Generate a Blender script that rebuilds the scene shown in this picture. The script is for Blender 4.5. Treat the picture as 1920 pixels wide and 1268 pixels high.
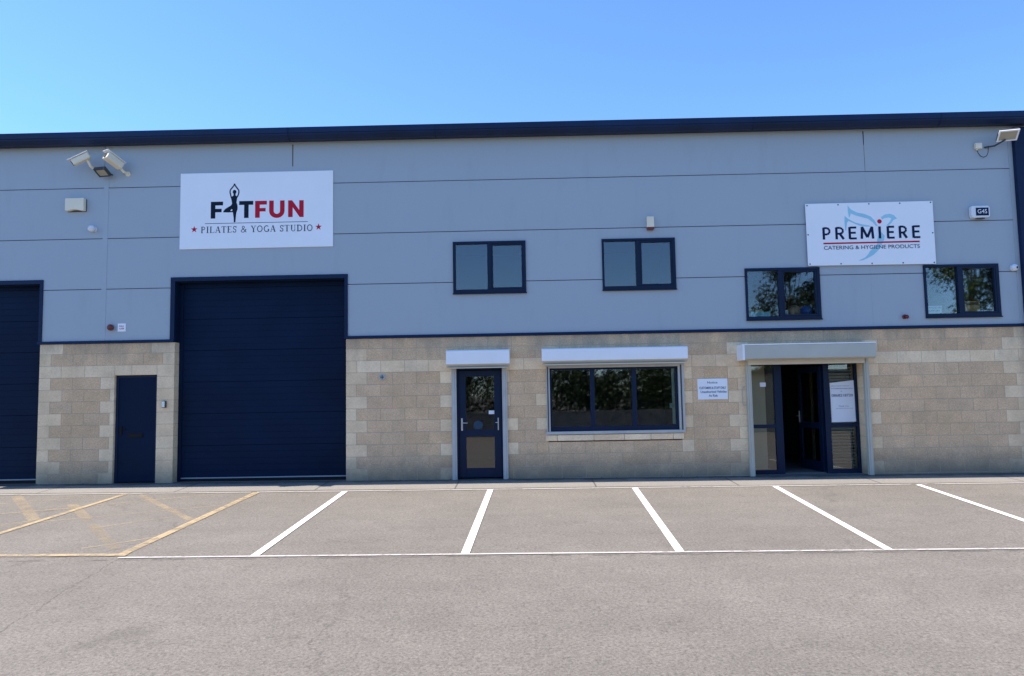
import bpy, math, random
from mathutils import Vector, Matrix
R = math.radians
random.seed(7)
scene = bpy.context.scene
for o in list(bpy.data.objects): bpy.data.objects.remove(o)
col = scene.collection

# ------------------------------------------------------------------ camera
def rotm(yaw, pitch, roll):
    c, s = math.cos(yaw), math.sin(yaw); Rz = Matrix(((c, -s, 0), (s, c, 0), (0, 0, 1)))
    c, s = math.cos(pitch), math.sin(pitch); Rx = Matrix(((1, 0, 0), (0, c, -s), (0, s, c)))
    c, s = math.cos(roll), math.sin(roll); Ry = Matrix(((c, 0, s), (0, 1, 0), (-s, 0, c)))
    return Rz @ Rx @ Ry
cam_d = bpy.data.cameras.new('camera'); cam = bpy.data.objects.new('camera', cam_d); col.objects.link(cam)
m3 = rotm(R(0.837), R(4.4457), R(0.9994))
X, F, U = m3.col[0], m3.col[1], m3.col[2]
mw = Matrix.Identity(4)
for i in range(3):
    mw[i][0], mw[i][1], mw[i][2] = X[i], U[i], -F[i]
mw[0][3], mw[1][3], mw[2][3] = 0, -13.947, 1.534
cam.matrix_world = mw
cam_d.sensor_width = 36; cam_d.lens = 36 * 1390 / 1920; cam_d.clip_end = 3000; cam_d.clip_start = .05
scene.camera = cam

# ------------------------------------------------------------------ sky, sun, exposure
SUN_EL, K = 56.0, 0.030            # sun almost in the plane of the front, just behind it, from the left
az_off = math.asin(K * math.tan(R(SUN_EL)))
sd = Vector((-math.cos(R(SUN_EL)) * math.cos(az_off), math.cos(R(SUN_EL)) * math.sin(az_off), math.sin(R(SUN_EL))))
w = bpy.data.worlds.new('World'); scene.world = w; w.use_nodes = True
nt = w.node_tree; nt.nodes.clear()
sky = nt.nodes.new('ShaderNodeTexSky'); sky.sky_type = 'NISHITA'; sky.sun_disc = False
sky.sun_elevation = R(SUN_EL); sky.sun_rotation = math.atan2(sd.x, sd.y)
sky.air_density = 1.0; sky.dust_density = 0.0; sky.ozone_density = 10.0; sky.altitude = 0
bg = nt.nodes.new('ShaderNodeBackground'); bg.inputs[1].default_value = 0.15
wo = nt.nodes.new('ShaderNodeOutputWorld')
tint = nt.nodes.new('ShaderNodeMix'); tint.data_type = 'RGBA'; tint.blend_type = 'MULTIPLY'; tint.inputs[0].default_value = 1
tint.inputs[7].default_value = (.86, .915, 1.0, 1)          # slightly deeper blue air
nt.links.new(sky.outputs[0], tint.inputs[6]); nt.links.new(tint.outputs[2], bg.inputs[0]); nt.links.new(bg.outputs[0], wo.inputs[0])
sl = bpy.data.lights.new('sun', 'SUN'); sl.energy = 4.7; sl.angle = R(0.53); sl.color = (1.0, 0.93, 0.86)
so = bpy.data.objects.new('sun', sl); col.objects.link(so)
so.rotation_euler = sd.to_track_quat('Z', 'Y').to_euler(); so.location = (-20, 5, 30)
scene.render.engine = 'CYCLES'
vs = scene.view_settings; vs.view_transform = 'Standard'; vs.look = 'None'; vs.gamma = 1; vs.exposure = 1.0
scene.render.resolution_x = 1024; scene.render.resolution_y = 676

# ------------------------------------------------------------------ materials
def new_mat(name):
    m = bpy.data.materials.new(name); m.use_nodes = True
    n = m.node_tree; b = n.nodes['Principled BSDF']; return m, n, b
def nd(n, t, **kw):
    x = n.nodes.new(t)
    for k, v in kw.items(): setattr(x, k, v)
    return x
def noise(n, scale, detail=4, rough=.55, vec=None, dist=0):
    x = nd(n, 'ShaderNodeTexNoise'); x.inputs['Scale'].default_value = scale; x.inputs['Detail'].default_value = detail
    x.inputs['Roughness'].default_value = rough; x.inputs['Distortion'].default_value = dist
    if vec is not None: n.links.new(vec, x.inputs['Vector'])
    return x
def ramp(n, src, stops):
    r = nd(n, 'ShaderNodeValToRGB'); e = r.color_ramp.elements
    while len(e) < len(stops): e.new(.5)
    for q, (p, c) in zip(e, stops):
        q.position = p; q.color = (c, c, c, 1) if isinstance(c, (int, float)) else (*c, 1)
    n.links.new(src, r.inputs[0]); return r
def mix(n, a, b, fac, mode='MIX'):
    x = nd(n, 'ShaderNodeMix', data_type='RGBA', blend_type=mode)
    for sock, v in ((x.inputs[6], a), (x.inputs[7], b), (x.inputs[0], fac)):
        if hasattr(v, 'links') or hasattr(v, 'is_linked'): n.links.new(v, sock)
        elif isinstance(v, tuple): sock.default_value = (*v, 1)
        else: sock.default_value = v
    return x.outputs[2]
def mathn(n, op, a, b=None, clamp=False):
    x = nd(n, 'ShaderNodeMath', operation=op, use_clamp=clamp)
    for i, v in enumerate((a, b)):
        if v is None: continue
        if hasattr(v, 'is_linked'): n.links.new(v, x.inputs[i])
        else: x.inputs[i].default_value = v
    return x.outputs[0]
def bump(n, b, h, strength, dist=.01):
    x = nd(n, 'ShaderNodeBump'); x.inputs['Strength'].default_value = strength; x.inputs['Distance'].default_value = dist
    n.links.new(h, x.inputs['Height']); n.links.new(x.outputs[0], b.inputs['Normal'])
def mat(name, c, rough=.5, var=.08, scale=3.0, bmp=0, bscale=40, metal=0, spec=.5, fine=0):
    m, n, b = new_mat(name)
    tc = nd(n, 'ShaderNodeTexCoord').outputs['Object']
    nz = noise(n, scale, 5, vec=tc)
    r = ramp(n, nz.outputs[0], [(.25, 1 - var), (.75, 1 + var)])
    cc = mix(n, c, r.outputs[0], 1.0, 'MULTIPLY')
    if fine:
        nf = noise(n, bscale, 3, vec=tc); rf = ramp(n, nf.outputs[0], [(.2, 1 - fine), (.8, 1 + fine)])
        cc = mix(n, cc, rf.outputs[0], 1.0, 'MULTIPLY')
    n.links.new(cc, b.inputs['Base Color'])
    b.inputs['Roughness'].default_value = rough; b.inputs['Metallic'].default_value = metal
    b.inputs['Specular IOR Level'].default_value = spec
    if bmp:
        nb = noise(n, bscale, 4, vec=tc); bump(n, b, nb.outputs[0], bmp, .01)
    return m
M = {}
# asphalt: aggregate grain, broad tone patches, an old seam where the drive meets the bays
def asphalt():
    m, n, b = new_mat('asphalt')
    tc = nd(n, 'ShaderNodeTexCoord').outputs['Object']
    big = noise(n, .35, 5, .6, tc); med = noise(n, 2.2, 5, .65, tc); fine = noise(n, 40, 4, .8, tc); grit = noise(n, 110, 2, .7, tc)
    c = mix(n, (.162, .143, .117), (.196, .173, .142), ramp(n, big.outputs[0], [(.3, 0.), (.7, 1.)]).outputs[0])
    c = mix(n, c, ramp(n, med.outputs[0], [(.25, .90), (.75, 1.08)]).outputs[0], 1.0, 'MULTIPLY')
    c = mix(n, c, ramp(n, fine.outputs[0], [(.33, .52), (.49, .96), (.54, 1.02), (.70, 1.42)]).outputs[0], 1.0, 'MULTIPLY')
    c = mix(n, c, ramp(n, grit.outputs[0], [(.25, .78), (.75, 1.22)]).outputs[0], 1.0, 'MULTIPLY')
    mp0 = nd(n, 'ShaderNodeMapping'); mp0.inputs['Scale'].default_value = (.25, 1.6, 1); n.links.new(tc, mp0.inputs[0])
    trk = noise(n, 1.2, 4, .6, mp0.outputs[0], .4)
    c = mix(n, c, ramp(n, trk.outputs[0], [(.3, .94), (.5, 1.0), (.72, 1.04)]).outputs[0], 1.0, 'MULTIPLY')
    vo = nd(n, 'ShaderNodeTexVoronoi'); vo.inputs['Scale'].default_value = .33; vo.inputs['Randomness'].default_value = 1
    sp = ramp(n, vo.outputs['Distance'], [(.0, .74), (.055, .80), (.09, 1.0)])
    dv = nd(n, 'ShaderNodeVectorMath', operation='ADD'); n.links.new(tc, dv.inputs[0]); n.links.new(noise(n, 3.0, 4, .6, tc).outputs['Color'], dv.inputs[1]); n.links.new(dv.outputs[0], vo.inputs['Vector'])
    c = mix(n, c, sp.outputs[0], .8, 'MULTIPLY')
    # narrow crack lines
    vc = nd(n, 'ShaderNodeTexVoronoi', feature='DISTANCE_TO_EDGE'); vc.inputs['Scale'].default_value = .13
    dw = nd(n, 'ShaderNodeVectorMath', operation='MULTIPLY_ADD'); n.links.new(noise(n, 1.7, 6, .7, tc).outputs['Color'], dw.inputs[0])
    dw.inputs[1].default_value = (.9, .9, 0); n.links.new(tc, dw.inputs[2]); n.links.new(dw.outputs[0], vc.inputs['Vector'])
    br = noise(n, .5, 2, .5, tc)
    ck = ramp(n, vc.outputs['Distance'], [(0, 1.), (.0016, 0.)]); ckm = ramp(n, br.outputs[0], [(.50, 0.), (.60, 1.)])
    ckf = mathn(n, 'MULTIPLY', ck.outputs[0], ckm.outputs[0])
    c = mix(n, c, (.07, .06, .055), mathn(n, 'MULTIPLY', ckf, .45))
    # wandering crack from the corner of the yellow box towards the yard
    s1 = nd(n, 'ShaderNodeSeparateXYZ'); n.links.new(tc, s1.inputs[0]); wv = noise(n, 2.4, 6, .75, tc)
    dd = mathn(n, 'ABSOLUTE', mathn(n, 'SUBTRACT', mathn(n, 'ADD', s1.outputs[0], mathn(n, 'MULTIPLY', wv.outputs[0], .30)), mathn(n, 'ADD', mathn(n, 'MULTIPLY', s1.outputs[1], -.12), -5.15)))
    rg_ = mathn(n, 'MULTIPLY', mathn(n, 'LESS_THAN', s1.outputs[1], -5.3), mathn(n, 'GREATER_THAN', s1.outputs[1], -8.2))
    c = mix(n, c, (.06, .052, .045), mathn(n, 'MULTIPLY', mathn(n, 'MULTIPLY', mathn(n, 'LESS_THAN', dd, .007), rg_), .55))
    # seam at y = -5.47 and in front of the apron
    sx = nd(n, 'ShaderNodeSeparateXYZ'); n.links.new(tc, sx.inputs[0])
    wob = noise(n, 9, 4, .7, tc)
    yw = mathn(n, 'ADD', sx.outputs[1], mathn(n, 'MULTIPLY', wob.outputs[0], .05))
    for y0, wd, st in ((-5.455, .022, .6), (-1.055, .02, .45)):
        d = mathn(n, 'ABSOLUTE', mathn(n, 'SUBTRACT', yw, y0))
        f = mathn(n, 'LESS_THAN', d, wd)
        pk = ramp(n, noise(n, 5, 3, .6, tc).outputs[0], [(.42, 0.), (.55, 1.)])
        c = mix(n, c, (.05, .045, .04), mathn(n, 'MULTIPLY', mathn(n, 'MULTIPLY', f, pk.outputs[0]), st))
    n.links.new(c, b.inputs['Base Color']); b.inputs['Roughness'].default_value = .88; b.inputs['Specular IOR Level'].default_value = .3
    hh = mathn(n, 'ADD', mathn(n, 'MULTIPLY', fine.outputs[0], .7), mathn(n, 'MULTIPLY', grit.outputs[0], .35))
    bump(n, b, hh, .6, .012)
    return m
M['asphalt'] = asphalt()
def apronmat():
    m, n, b = new_mat('worn_concrete'); tc = nd(n, 'ShaderNodeTexCoord').outputs['Object']
    c = mix(n, (.19, .172, .145), (.25, .225, .185), noise(n, 1.3, 5, .6, tc).outputs[0])
    c = mix(n, c, ramp(n, noise(n, 40, 4, .8, tc).outputs[0], [(.3, .75), (.7, 1.25)]).outputs[0], 1.0, 'MULTIPLY')
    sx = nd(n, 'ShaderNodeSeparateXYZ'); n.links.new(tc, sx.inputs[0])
    d = mathn(n, 'ADD', sx.outputs[1], mathn(n, 'MULTIPLY', noise(n, 2.4, 6, .75, tc).outputs[0], .75))   # darkens unevenly towards the wall foot
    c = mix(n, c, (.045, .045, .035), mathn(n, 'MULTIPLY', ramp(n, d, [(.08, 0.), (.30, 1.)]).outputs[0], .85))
    jt = mathn(n, 'LESS_THAN', mathn(n, 'ABSOLUTE', mathn(n, 'SUBTRACT', mathn(n, 'FRACT', mathn(n, 'MULTIPLY', sx.outputs[0], .41)), .5)), .006)
    c = mix(n, c, (.05, .045, .04), mathn(n, 'MULTIPLY', jt, .7))
    n.links.new(c, b.inputs['Base Color']); b.inputs['Roughness'].default_value = .92; bump(n, b, noise(n, 60, 4, .7, tc).outputs[0], .4, .01); return m
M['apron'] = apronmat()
def paint(name, c, lo, hi, scale=14, mx=1.0):
    m, n, b = new_mat(name)
    tc = nd(n, 'ShaderNodeTexCoord').outputs['Object']
    a = noise(n, scale, 6, .75, tc); g = noise(n, 1.1, 3, .5, tc)
    s = mathn(n, 'ADD', mathn(n, 'MULTIPLY', a.outputs[0], .65), mathn(n, 'MULTIPLY', g.outputs[0], .35))
    al = ramp(n, s, [(lo, 0.), (hi, mx)])
    n.links.new(mix(n, c, ramp(n, noise(n, 50, 3, .6, tc).outputs[0], [(.3, .88), (.7, 1.06)]).outputs[0], 1.0, 'MULTIPLY'), b.inputs['Base Color'])
    b.inputs['Roughness'].default_value = .8; n.links.new(al.outputs[0], b.inputs['Alpha']); return m
M['white_paint'] = paint('white_line_paint', (.74, .70, .64), .33, .41)
M['worn_white'] = paint('worn_white_line_paint', (.56, .51, .46), .33, .50, 9, .85)
M['yellow_paint'] = paint('worn_yellow_line_paint', (.46, .34, .18), .34, .56, 9, .85)
M['faded_yellow'] = paint('faded_yellow_line_paint', (.42, .32, .19), .34, .62, 5, .58)
M['faint_yellow'] = paint('almost_gone_yellow_paint', (.38, .29, .17), .40, .68, 5, .55)
# masonry blocks, tone per block in a colour attribute
def blockmat(name, rough_face):
    m, n, b = new_mat(name)
    at = nd(n, 'ShaderNodeAttribute', attribute_name='tone'); tc = nd(n, 'ShaderNodeTexCoord').outputs['Object']
    c = at.outputs['Color']
    n1 = noise(n, 3.2, 6, .65, tc); n2 = noise(n, 42 if rough_face else 34, 5, .8, tc)
    c = mix(n, c, ramp(n, n1.outputs[0], [(.25, .84), (.75, 1.12)]).outputs[0], 1.0, 'MULTIPLY')
    a = .34 if rough_face else .16
    c = mix(n, c, ramp(n, n2.outputs[0], [(.3, 1 - a), (.7, 1 + a)]).outputs[0], 1.0, 'MULTIPLY')
    # ochre and grey weathering blotches
    n3 = noise(n, 1.5, 5, .7, tc); c = mix(n, c, (.46, .33, .18), mathn(n, 'MULTIPLY', ramp(n, n3.outputs[0], [(.52, 0.), (.72, 1.)]).outputs[0], .3))
    # rain splash dirt: uneven grey stain rising from the ground, and a run-off stain below the flashing
    sx = nd(n, 'ShaderNodeSeparateXYZ'); n.links.new(tc, sx.inputs[0])
    n4 = noise(n, 2.6, 6, .75, tc)
    h = mathn(n, 'SUBTRACT', sx.outputs[2], mathn(n, 'MULTIPLY', n4.outputs[0], .55))
    dr = ramp(n, mathn(n, 'MULTIPLY', mathn(n, 'ADD', h, .30), 1.1), [(.0, 1.), (.28, .55), (.62, 0.)])
    c = mix(n, c, (.17, .155, .12), mathn(n, 'MULTIPLY', dr.outputs[0], .80))
    mp = nd(n, 'ShaderNodeMapping'); mp.inputs['Scale'].default_value = (3, 1, 1.1); n.links.new(tc, mp.inputs[0])
    n5 = noise(n, 1.4, 4, .6, mp.outputs[0])
    tp = ramp(n, mathn(n, 'SUBTRACT', sx.outputs[2], mathn(n, 'MULTIPLY', n5.outputs[0], .8)), [(0, 0), (1, 1)])
    t2 = mathn(n, 'MULTIPLY', mathn(n, 'SUBTRACT', mathn(n, 'SUBTRACT', sx.outputs[2], 2.72), mathn(n, 'MULTIPLY', mathn(n, 'SUBTRACT', n5.outputs[0], .75), 1.6)), 2.2, True)
    c = mix(n, c, (.25, .22, .175), mathn(n, 'MULTIPLY', t2, .42))
    n.links.new(c, b.inputs['Base Color']); b.inputs['Roughness'].default_value = .92; b.inputs['Specular IOR Level'].default_value = .2
    bump(n, b, mathn(n, 'ADD', n2.outputs[0], mathn(n, 'MULTIPLY', n1.outputs[0], .6)), .75 if rough_face else .22, .02)
    return m
M['block'] = blockmat('split_face_block', True); M['cream'] = blockmat('smooth_cream_block', False)
M['mortar'] = mat('mortar', (.46, .375, .26), .95, .15, 5, .3, 80)
# coated metal cladding: faint waviness so reflections are not dead flat, faint vertical grime
def cladmat():
    m, n, b = new_mat('grey_blue_coated_cladding')
    tc = nd(n, 'ShaderNodeTexCoord').outputs['Object']
    c = mix(n, (.355, .405, .435), (.372, .424, .455), noise(n, .5, 4, .5, tc).outputs[0])
    mp = nd(n, 'ShaderNodeMapping'); mp.inputs['Scale'].default_value = (2.2, 1, .5); n.links.new(tc, mp.inputs[0])
    g = noise(n, 1.5, 5, .65, mp.outputs[0])
    c = mix(n, c, (.26, .285, .30), mathn(n, 'MULTIPLY', ramp(n, g.outputs[0], [(.55, 0.), (.85, 1.)]).outputs[0], .30))
    n.links.new(c, b.inputs['Base Color']); b.inputs['Roughness'].default_value = .52; b.inputs['Specular IOR Level'].default_value = .35
    wv = noise(n, .9, 2, .4, tc); bump(n, b, wv.outputs[0], .12, .03)
    return m
M['clad'] = cladmat()
M['groove'] = mat('joint_gasket', (.13, .155, .19), .8)  # dark joint colour seen between the cladding panels
M['trimclad'] = mat('grey_blue_trim', (.355, .405, .435), .5, .05, 2)
M['navy'] = mat('navy_coated_metal', (.0035, .015, .050), .5, .18, 1.5, .04, 6, spec=.2)
M['navy_door'] = mat('navy_door_panels', (.0020, .0110, .035), .6, .28, .8, .05, 3, spec=.12)
M['navy_frame'] = mat('navy_window_frame', (.0032, .0125, .038), .45, .15, 2, spec=.22)
M['gutter'] = mat('navy_gutter_metal', (.005, .019, .060), .5, .3, 1.2, spec=.25)
M['white'] = mat('white_painted_metal', (.84, .84, .84), .35, .04, 2)
M['silver'] = mat('grey_coated_metal', (.47, .455, .38), .5, .08, 2)
M['galv'] = mat('grey_guide_metal', (.46, .46, .43), .5, .12, 3)
M['cream_and_bounce'] = mat('cream_bar_and_ground_bounce', (.62, .56, .45), .5, .08, 2)  # cream of the bars; on box undersides it is painted ground bounce
M['signwhite'] = mat('white_sign_board', (.84, .85, .86), .38, .03, 1)
M['ink_navy'] = mat('navy_print', (.006, .016, .055), .5, .0, spec=.12)
M['ink_dark'] = mat('dark_print', (.006, .013, .026), .5, .0, spec=.12)
M['ink_red'] = mat('red_print', (.50, .012, .035), .5, .0, spec=.12)
M['ink_teal'] = mat('pale_teal_print', (.33, .62, .72), .5, .1, 3)
M['ink_grey'] = mat('grey_print', (.12, .15, .22), .6, .0)
M['ivory'] = mat('ivory_plastic', (.78, .70, .52), .5, .06, 3)
M['plastic'] = mat('white_plastic', (.72, .73, .74), .35, .05, 3)
M['black'] = mat('black_plastic', (.008, .008, .010), .5, .1, spec=.15)
M['dkgrey'] = mat('dark_grey_metal', (.04, .042, .045), .5, .1)
M['red'] = mat('dark_red_plastic', (.13, .008, .010), .3, .1)
M['lens'] = mat('floodlight_lens', (.36, .33, .24), .2, .05)
M['steel'] = mat('satin_steel', (.62, .62, .62), .28, .05, metal=.9)
M['paper'] = mat('white_paper', (.74, .76, .80), .7, .04, 2)
M['floor_in'] = mat('inside_floor', (.10, .11, .11), .6, .2, 2)
M['wall_in'] = mat('inside_wall', (.42, .36, .22), .8, .1, 1)
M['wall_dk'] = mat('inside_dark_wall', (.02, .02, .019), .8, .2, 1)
M['blue'] = mat('blue_rubber', (.008, .12, .50), .4, .1)
M['tan'] = mat('tan_rubber', (.45, .31, .23), .5, .1)
M['ltblue'] = mat('light_blue_card', (.30, .78, .92), .5, .08, 6)
M['yellow'] = mat('yellow_card', (.75, .45, .04), .5, .15, 8)
M['mint'] = mat('pale_mint_card', (.62, .85, .80), .5, .08, 6)
M['blind'] = mat('pale_green_blind', (.42, .52, .44), .6, .06, 3)
M['teal_dk'] = mat('dim_blue_disc', (.002, .035, .075), .4, .1)
M['bark'] = mat('tree_bark', (.09, .07, .05), .9, .3, 5, .6, 30)
M['beige_wall'] = mat('beige_render', (.50, .42, .28), .85, .1, 1)
M['stone'] = mat('boundary_stone', (.26, .23, .19), .9, .25, 2, .4, 12)
M['dkroof'] = mat('dark_roof_sheet', (.05, .055, .06), .6, .1)
def glassmat(name, ior, tint):
    m = bpy.data.materials.new(name); m.use_nodes = True; n = m.node_tree; n.nodes.clear()
    out = nd(n, 'ShaderNodeOutputMaterial'); mx = nd(n, 'ShaderNodeMixShader')
    tr = nd(n, 'ShaderNodeBsdfTransparent'); tr.inputs[0].default_value = (*tint, 1)
    gl = nd(n, 'ShaderNodeBsdfGlossy'); gl.inputs['Roughness'].default_value = .022
    fr = nd(n, 'ShaderNodeFresnel'); fr.inputs[0].default_value = ior
    tc = nd(n, 'ShaderNodeTexCoord').outputs['Object']
    bp = nd(n, 'ShaderNodeBump'); bp.inputs['Strength'].default_value = .012; bp.inputs['Distance'].default_value = .02
    n.links.new(noise(n, 2.2, 2, .5, tc).outputs[0], bp.inputs['Height'])
    n.links.new(bp.outputs[0], gl.inputs['Normal'])
    n.links.new(fr.outputs[0], mx.inputs[0]); n.links.new(tr.outputs[0], mx.inputs[1]); n.links.new(gl.outputs[0], mx.inputs[2])
    n.links.new(mx.outputs[0], out.inputs[0]); return m
M['glass'] = glassmat('window_glass', 1.85, (.93, .96, .95))
def leafmat(name, a, b_):
    m, n, b = new_mat(name)
    at = nd(n, 'ShaderNodeAttribute', attribute_name='tone')
    n.links.new(mix(n, a, b_, at.outputs['Fac']), b.inputs['Base Color']); b.inputs['Roughness'].default_value = .6
    b.inputs['Transmission Weight'].default_value = 0; return m
M['leaf'] = leafmat('dark_green_leaf', (.018, .035, .008), (.055, .085, .018))
M['leaf2'] = leafmat('bright_green_leaf', (.03, .06, .01), (.10, .145, .03))

# ------------------------------------------------------------------ mesh builder
class MB:
    def __init__(s): s.v = []; s.f = []; s.mi = []; s.tone = []
    def face(s, pts, mi=0, tone=None):
        i = len(s.v); s.v += [tuple(p) for p in pts]; s.f.append(tuple(range(i, i + len(pts)))); s.mi.append(mi); s.tone.append(tone)
    def mesh_part(s, vs, fs, mi=0, tone=None):
        i = len(s.v); s.v += [tuple(p) for p in vs]
        for f in fs: s.f.append(tuple(i + k for k in f)); s.mi.append(mi); s.tone.append(tone)
    def box(s, x0, x1, y0, y1, z0, z1, mi=0, tone=None):
        vs = [(x0, y0, z0), (x1, y0, z0), (x1, y1, z0), (x0, y1, z0), (x0, y0, z1), (x1, y0, z1), (x1, y1, z1), (x0, y1, z1)]
        s.mesh_part(vs, [(0, 3, 2, 1), (4, 5, 6, 7), (0, 1, 5, 4), (1, 2, 6, 5), (2, 3, 7, 6), (3, 0, 4, 7)], mi, tone); return s
    def obox(s, p0, p1, w_, h_, up=(0, 0, 1), mi=0):
        p0, p1 = Vector(p0), Vector(p1); d = (p1 - p0).normalized(); r = d.cross(Vector(up)).normalized(); u = r.cross(d)
        vs = [p + r * a * w_ / 2 + u * b_ * h_ / 2 for p in (p0, p1) for a, b_ in ((-1, -1), (1, -1), (1, 1), (-1, 1))]
        s.mesh_part(vs, [(0, 1, 2, 3), (7, 6, 5, 4), (0, 4, 5, 1), (1, 5, 6, 2), (2, 6, 7, 3), (3, 7, 4, 0)], mi); return s
    def tube(s, pts, r, seg=10, mi=0, r1=None, cap=True):
        pts = [Vector(p) for p in pts]; n = len(pts); rings = []
        for k, p in enumerate(pts):
            d = (pts[min(k + 1, n - 1)] - pts[max(k - 1, 0)]).normalized()
            a = d.cross(Vector((.13, .21, .97))).normalized(); b_ = d.cross(a)
            rr = r if r1 is None else r + (r1 - r) * k / (n - 1)
            rings.append([p + (a * math.cos(t) + b_ * math.sin(t)) * rr for t in [2 * math.pi * q / seg for q in range(seg)]])
        vs = [q for g in rings for q in g]; fs = []
        for k in range(n - 1):
            for q in range(seg): fs.append((k * seg + q, k * seg + (q + 1) % seg, (k + 1) * seg + (q + 1) % seg, (k + 1) * seg + q))
        if cap: fs += [tuple(range(seg - 1, -1, -1)), tuple((n - 1) * seg + q for q in range(seg))]
        s.mesh_part(vs, fs, mi); return s
    def lathe(s, c, axis, prof, seg=20, mi=0):      # prof: (radius, distance along axis)
        c = Vector(c); d = Vector(axis).normalized(); a = d.cross(Vector((.13, .21, .97))).normalized(); b_ = d.cross(a)
        vs = []; fs = []
        for r_, t in prof:
            for q in range(seg):
                th = 2 * math.pi * q / seg; vs.append(c + d * t + (a * math.cos(th) + b_ * math.sin(th)) * max(r_, 1e-4))
        for k in range(len(prof) - 1):
            for q in range(seg): fs.append((k * seg + q, k * seg + (q + 1) % seg, (k + 1) * seg + (q + 1) % seg, (k + 1) * seg + q))
        s.mesh_part(vs, fs, mi); return s
    def prism_x(s, prof, x0, x1, mi=0):             # prof: closed (y,z) loop
        n = len(prof); vs = [(x0, y, z) for y, z in prof] + [(x1, y, z) for y, z in prof]
        fs = [(k, (k + 1) % n, (k + 1) % n + n, k + n) for k in range(n)] + [tuple(range(n - 1, -1, -1)), tuple(range(n, 2 * n))]
        s.mesh_part(vs, fs, mi); return s
    def plate(s, poly, y, t, mi=0):                 # poly in (x,z) facing -y with thickness t
        n = len(poly); vs = [(x, y - t, z) for x, z in poly] + [(x, y, z) for x, z in poly]
        fs = [tuple(range(n)), tuple(range(2 * n - 1, n - 1, -1))] + [(k, k + n, (k + 1) % n + n, (k + 1) % n) for k in range(n)]
        s.mesh_part(vs, fs, mi); return s
    def build(s, name, mats, parent=None, loc=None, bevel=0, smooth=False, fix=True):
        if parent is not None: org = Vector(parent.get('_org', (0, 0, 0)))
        else: org = Vector(loc if loc is not None else (0, 0, 0))
        me = bpy.data.meshes.new(name)
        me.from_pydata([tuple(Vector(p) - org) for p in s.v], [], s.f)
        mats = mats if isinstance(mats, (list, tuple)) else [mats]
        for q in mats: me.materials.append(q)
        for p, k in zip(me.polygons, s.mi): p.material_index = k
        if any(t is not None for t in s.tone):
            a = me.color_attributes.new('tone', 'FLOAT_COLOR', 'CORNER')
            for p, t in zip(me.polygons, s.tone):
                t = t if t is not None else (.3, .3, .3)
                for li in p.loop_indices: a.data[li].color = (*t, 1)
        if smooth:
            for p in me.polygons: p.use_smooth = True
        me.validate(); me.update()
        o = bpy.data.objects.new(name, me); col.objects.link(o)
        if parent is not None: o.parent = parent; o['_org'] = tuple(org)
        else: o.location = org; o['_org'] = tuple(org)
        if bevel:
            b = o.modifiers.new('bevel', 'BEVEL'); b.width = bevel; b.segments = 2; b.limit_method = 'ANGLE'; b.angle_limit = R(40)
        return o
def empty(name, loc):
    o = bpy.data.objects.new(name, None); col.objects.link(o); o.location = loc; o['_org'] = tuple(loc); o.empty_display_size = .2; return o
def tag(o, label=None, cat=None, group=None, kind=None):
    if label: o['label'] = label
    if cat: o['category'] = cat
    if group: o['group'] = group
    if kind: o['kind'] = kind
    return o
def text_mb(mb, s, x0, x1, z0, z1, y, t=.002, off=0, mi=0, keep=False):
    cu = bpy.data.curves.new('lettering', 'FONT'); cu.body = s; cu.offset = off; cu.resolution_u = 4
    o = bpy.data.objects.new('lettering', cu); col.objects.link(o)
    me = bpy.data.meshes.new_from_object(o)
    xs = [v.co.x for v in me.vertices]; ys = [v.co.y for v in me.vertices]
    a, b_, c, d = min(xs), max(xs), min(ys), max(ys)
    vs = [(x0 + (v.co.x - a) / (b_ - a) * (x1 - x0), y - t, z0 + (v.co.y - c) / (d - c) * (z1 - z0)) for v in me.vertices]
    mb.mesh_part(vs, [tuple(p.vertices) for p in me.polygons], mi)
    bpy.data.objects.remove(o); bpy.data.curves.remove(cu); bpy.data.meshes.remove(me); return mb
def stroke(mb, pts, w_, y, mi=0):
    for (xa, za), (xb, zb) in zip(pts[:-1], pts[1:]):
        dx, dz = xb - xa, zb - za; L = math.hypot(dx, dz) or 1; nx, nz = -dz / L * w_ / 2, dx / L * w_ / 2
        y -= 1e-5
        mb.face([(xa - nx, y, za - nz), (xb - nx, y, zb - nz), (xb + nx, y, zb + nz), (xa + nx, y, za + nz)], mi)

# ------------------------------------------------------------------ ground and markings
def gz(x, y):
    yy = max(-17.0, min(0.0, y)); xx = max(-14, min(14, x)) + 3
    return .045 * yy - .0037 * xx
g = MB()
xs = [-900, -300, -100, -40] + [-14 + 1.0 * k for k in range(29)] + [40, 100, 300, 900]
ys = [-900, -300, -100, -40, -25, -17, -15, -13, -11, -9, -7, -5, -3, -1, 0, 6, 12, 30, 100, 300, 900]
for j in ys:
    for i in xs: g.v.append((i, j, gz(i, j)))
W_ = len(xs)
for j in range(len(ys) - 1):
    for i in range(W_ - 1):
        a = j * W_ + i; g.f.append((a, a + 1, a + 1 + W_, a + W_)); g.mi.append(0); g.tone.append(None)
tag(g.build('ground', M['asphalt']), kind='structure')
def sheet(mb, pts, h, sub=True):
    mb.face([(x, y, gz(x, y) + h) for x, y in pts])
def strip(mb, a, b_, w_, h, n=None):
    a, b_ = Vector(a), Vector(b_); L = (b_ - a).length; n = n or max(1, int(L / 1.0)); d = (b_ - a) / L; nn = Vector((-d.y, d.x)) * w_ / 2
    for k in range(n):
        p, q = a + d * L * k / n, a + d * L * (k + 1) / n
        sheet(mb, [p - nn, q - nn, q + nn, p + nn], h)
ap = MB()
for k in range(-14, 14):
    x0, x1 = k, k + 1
    sheet(ap, [(x0, -1.0 + .02 * math.sin(k * 1.3)), (x1, -1.0 + .02 * math.sin(k * 1.3 + 1.3)), (x1, .05), (x0, .05)], .004)
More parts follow.
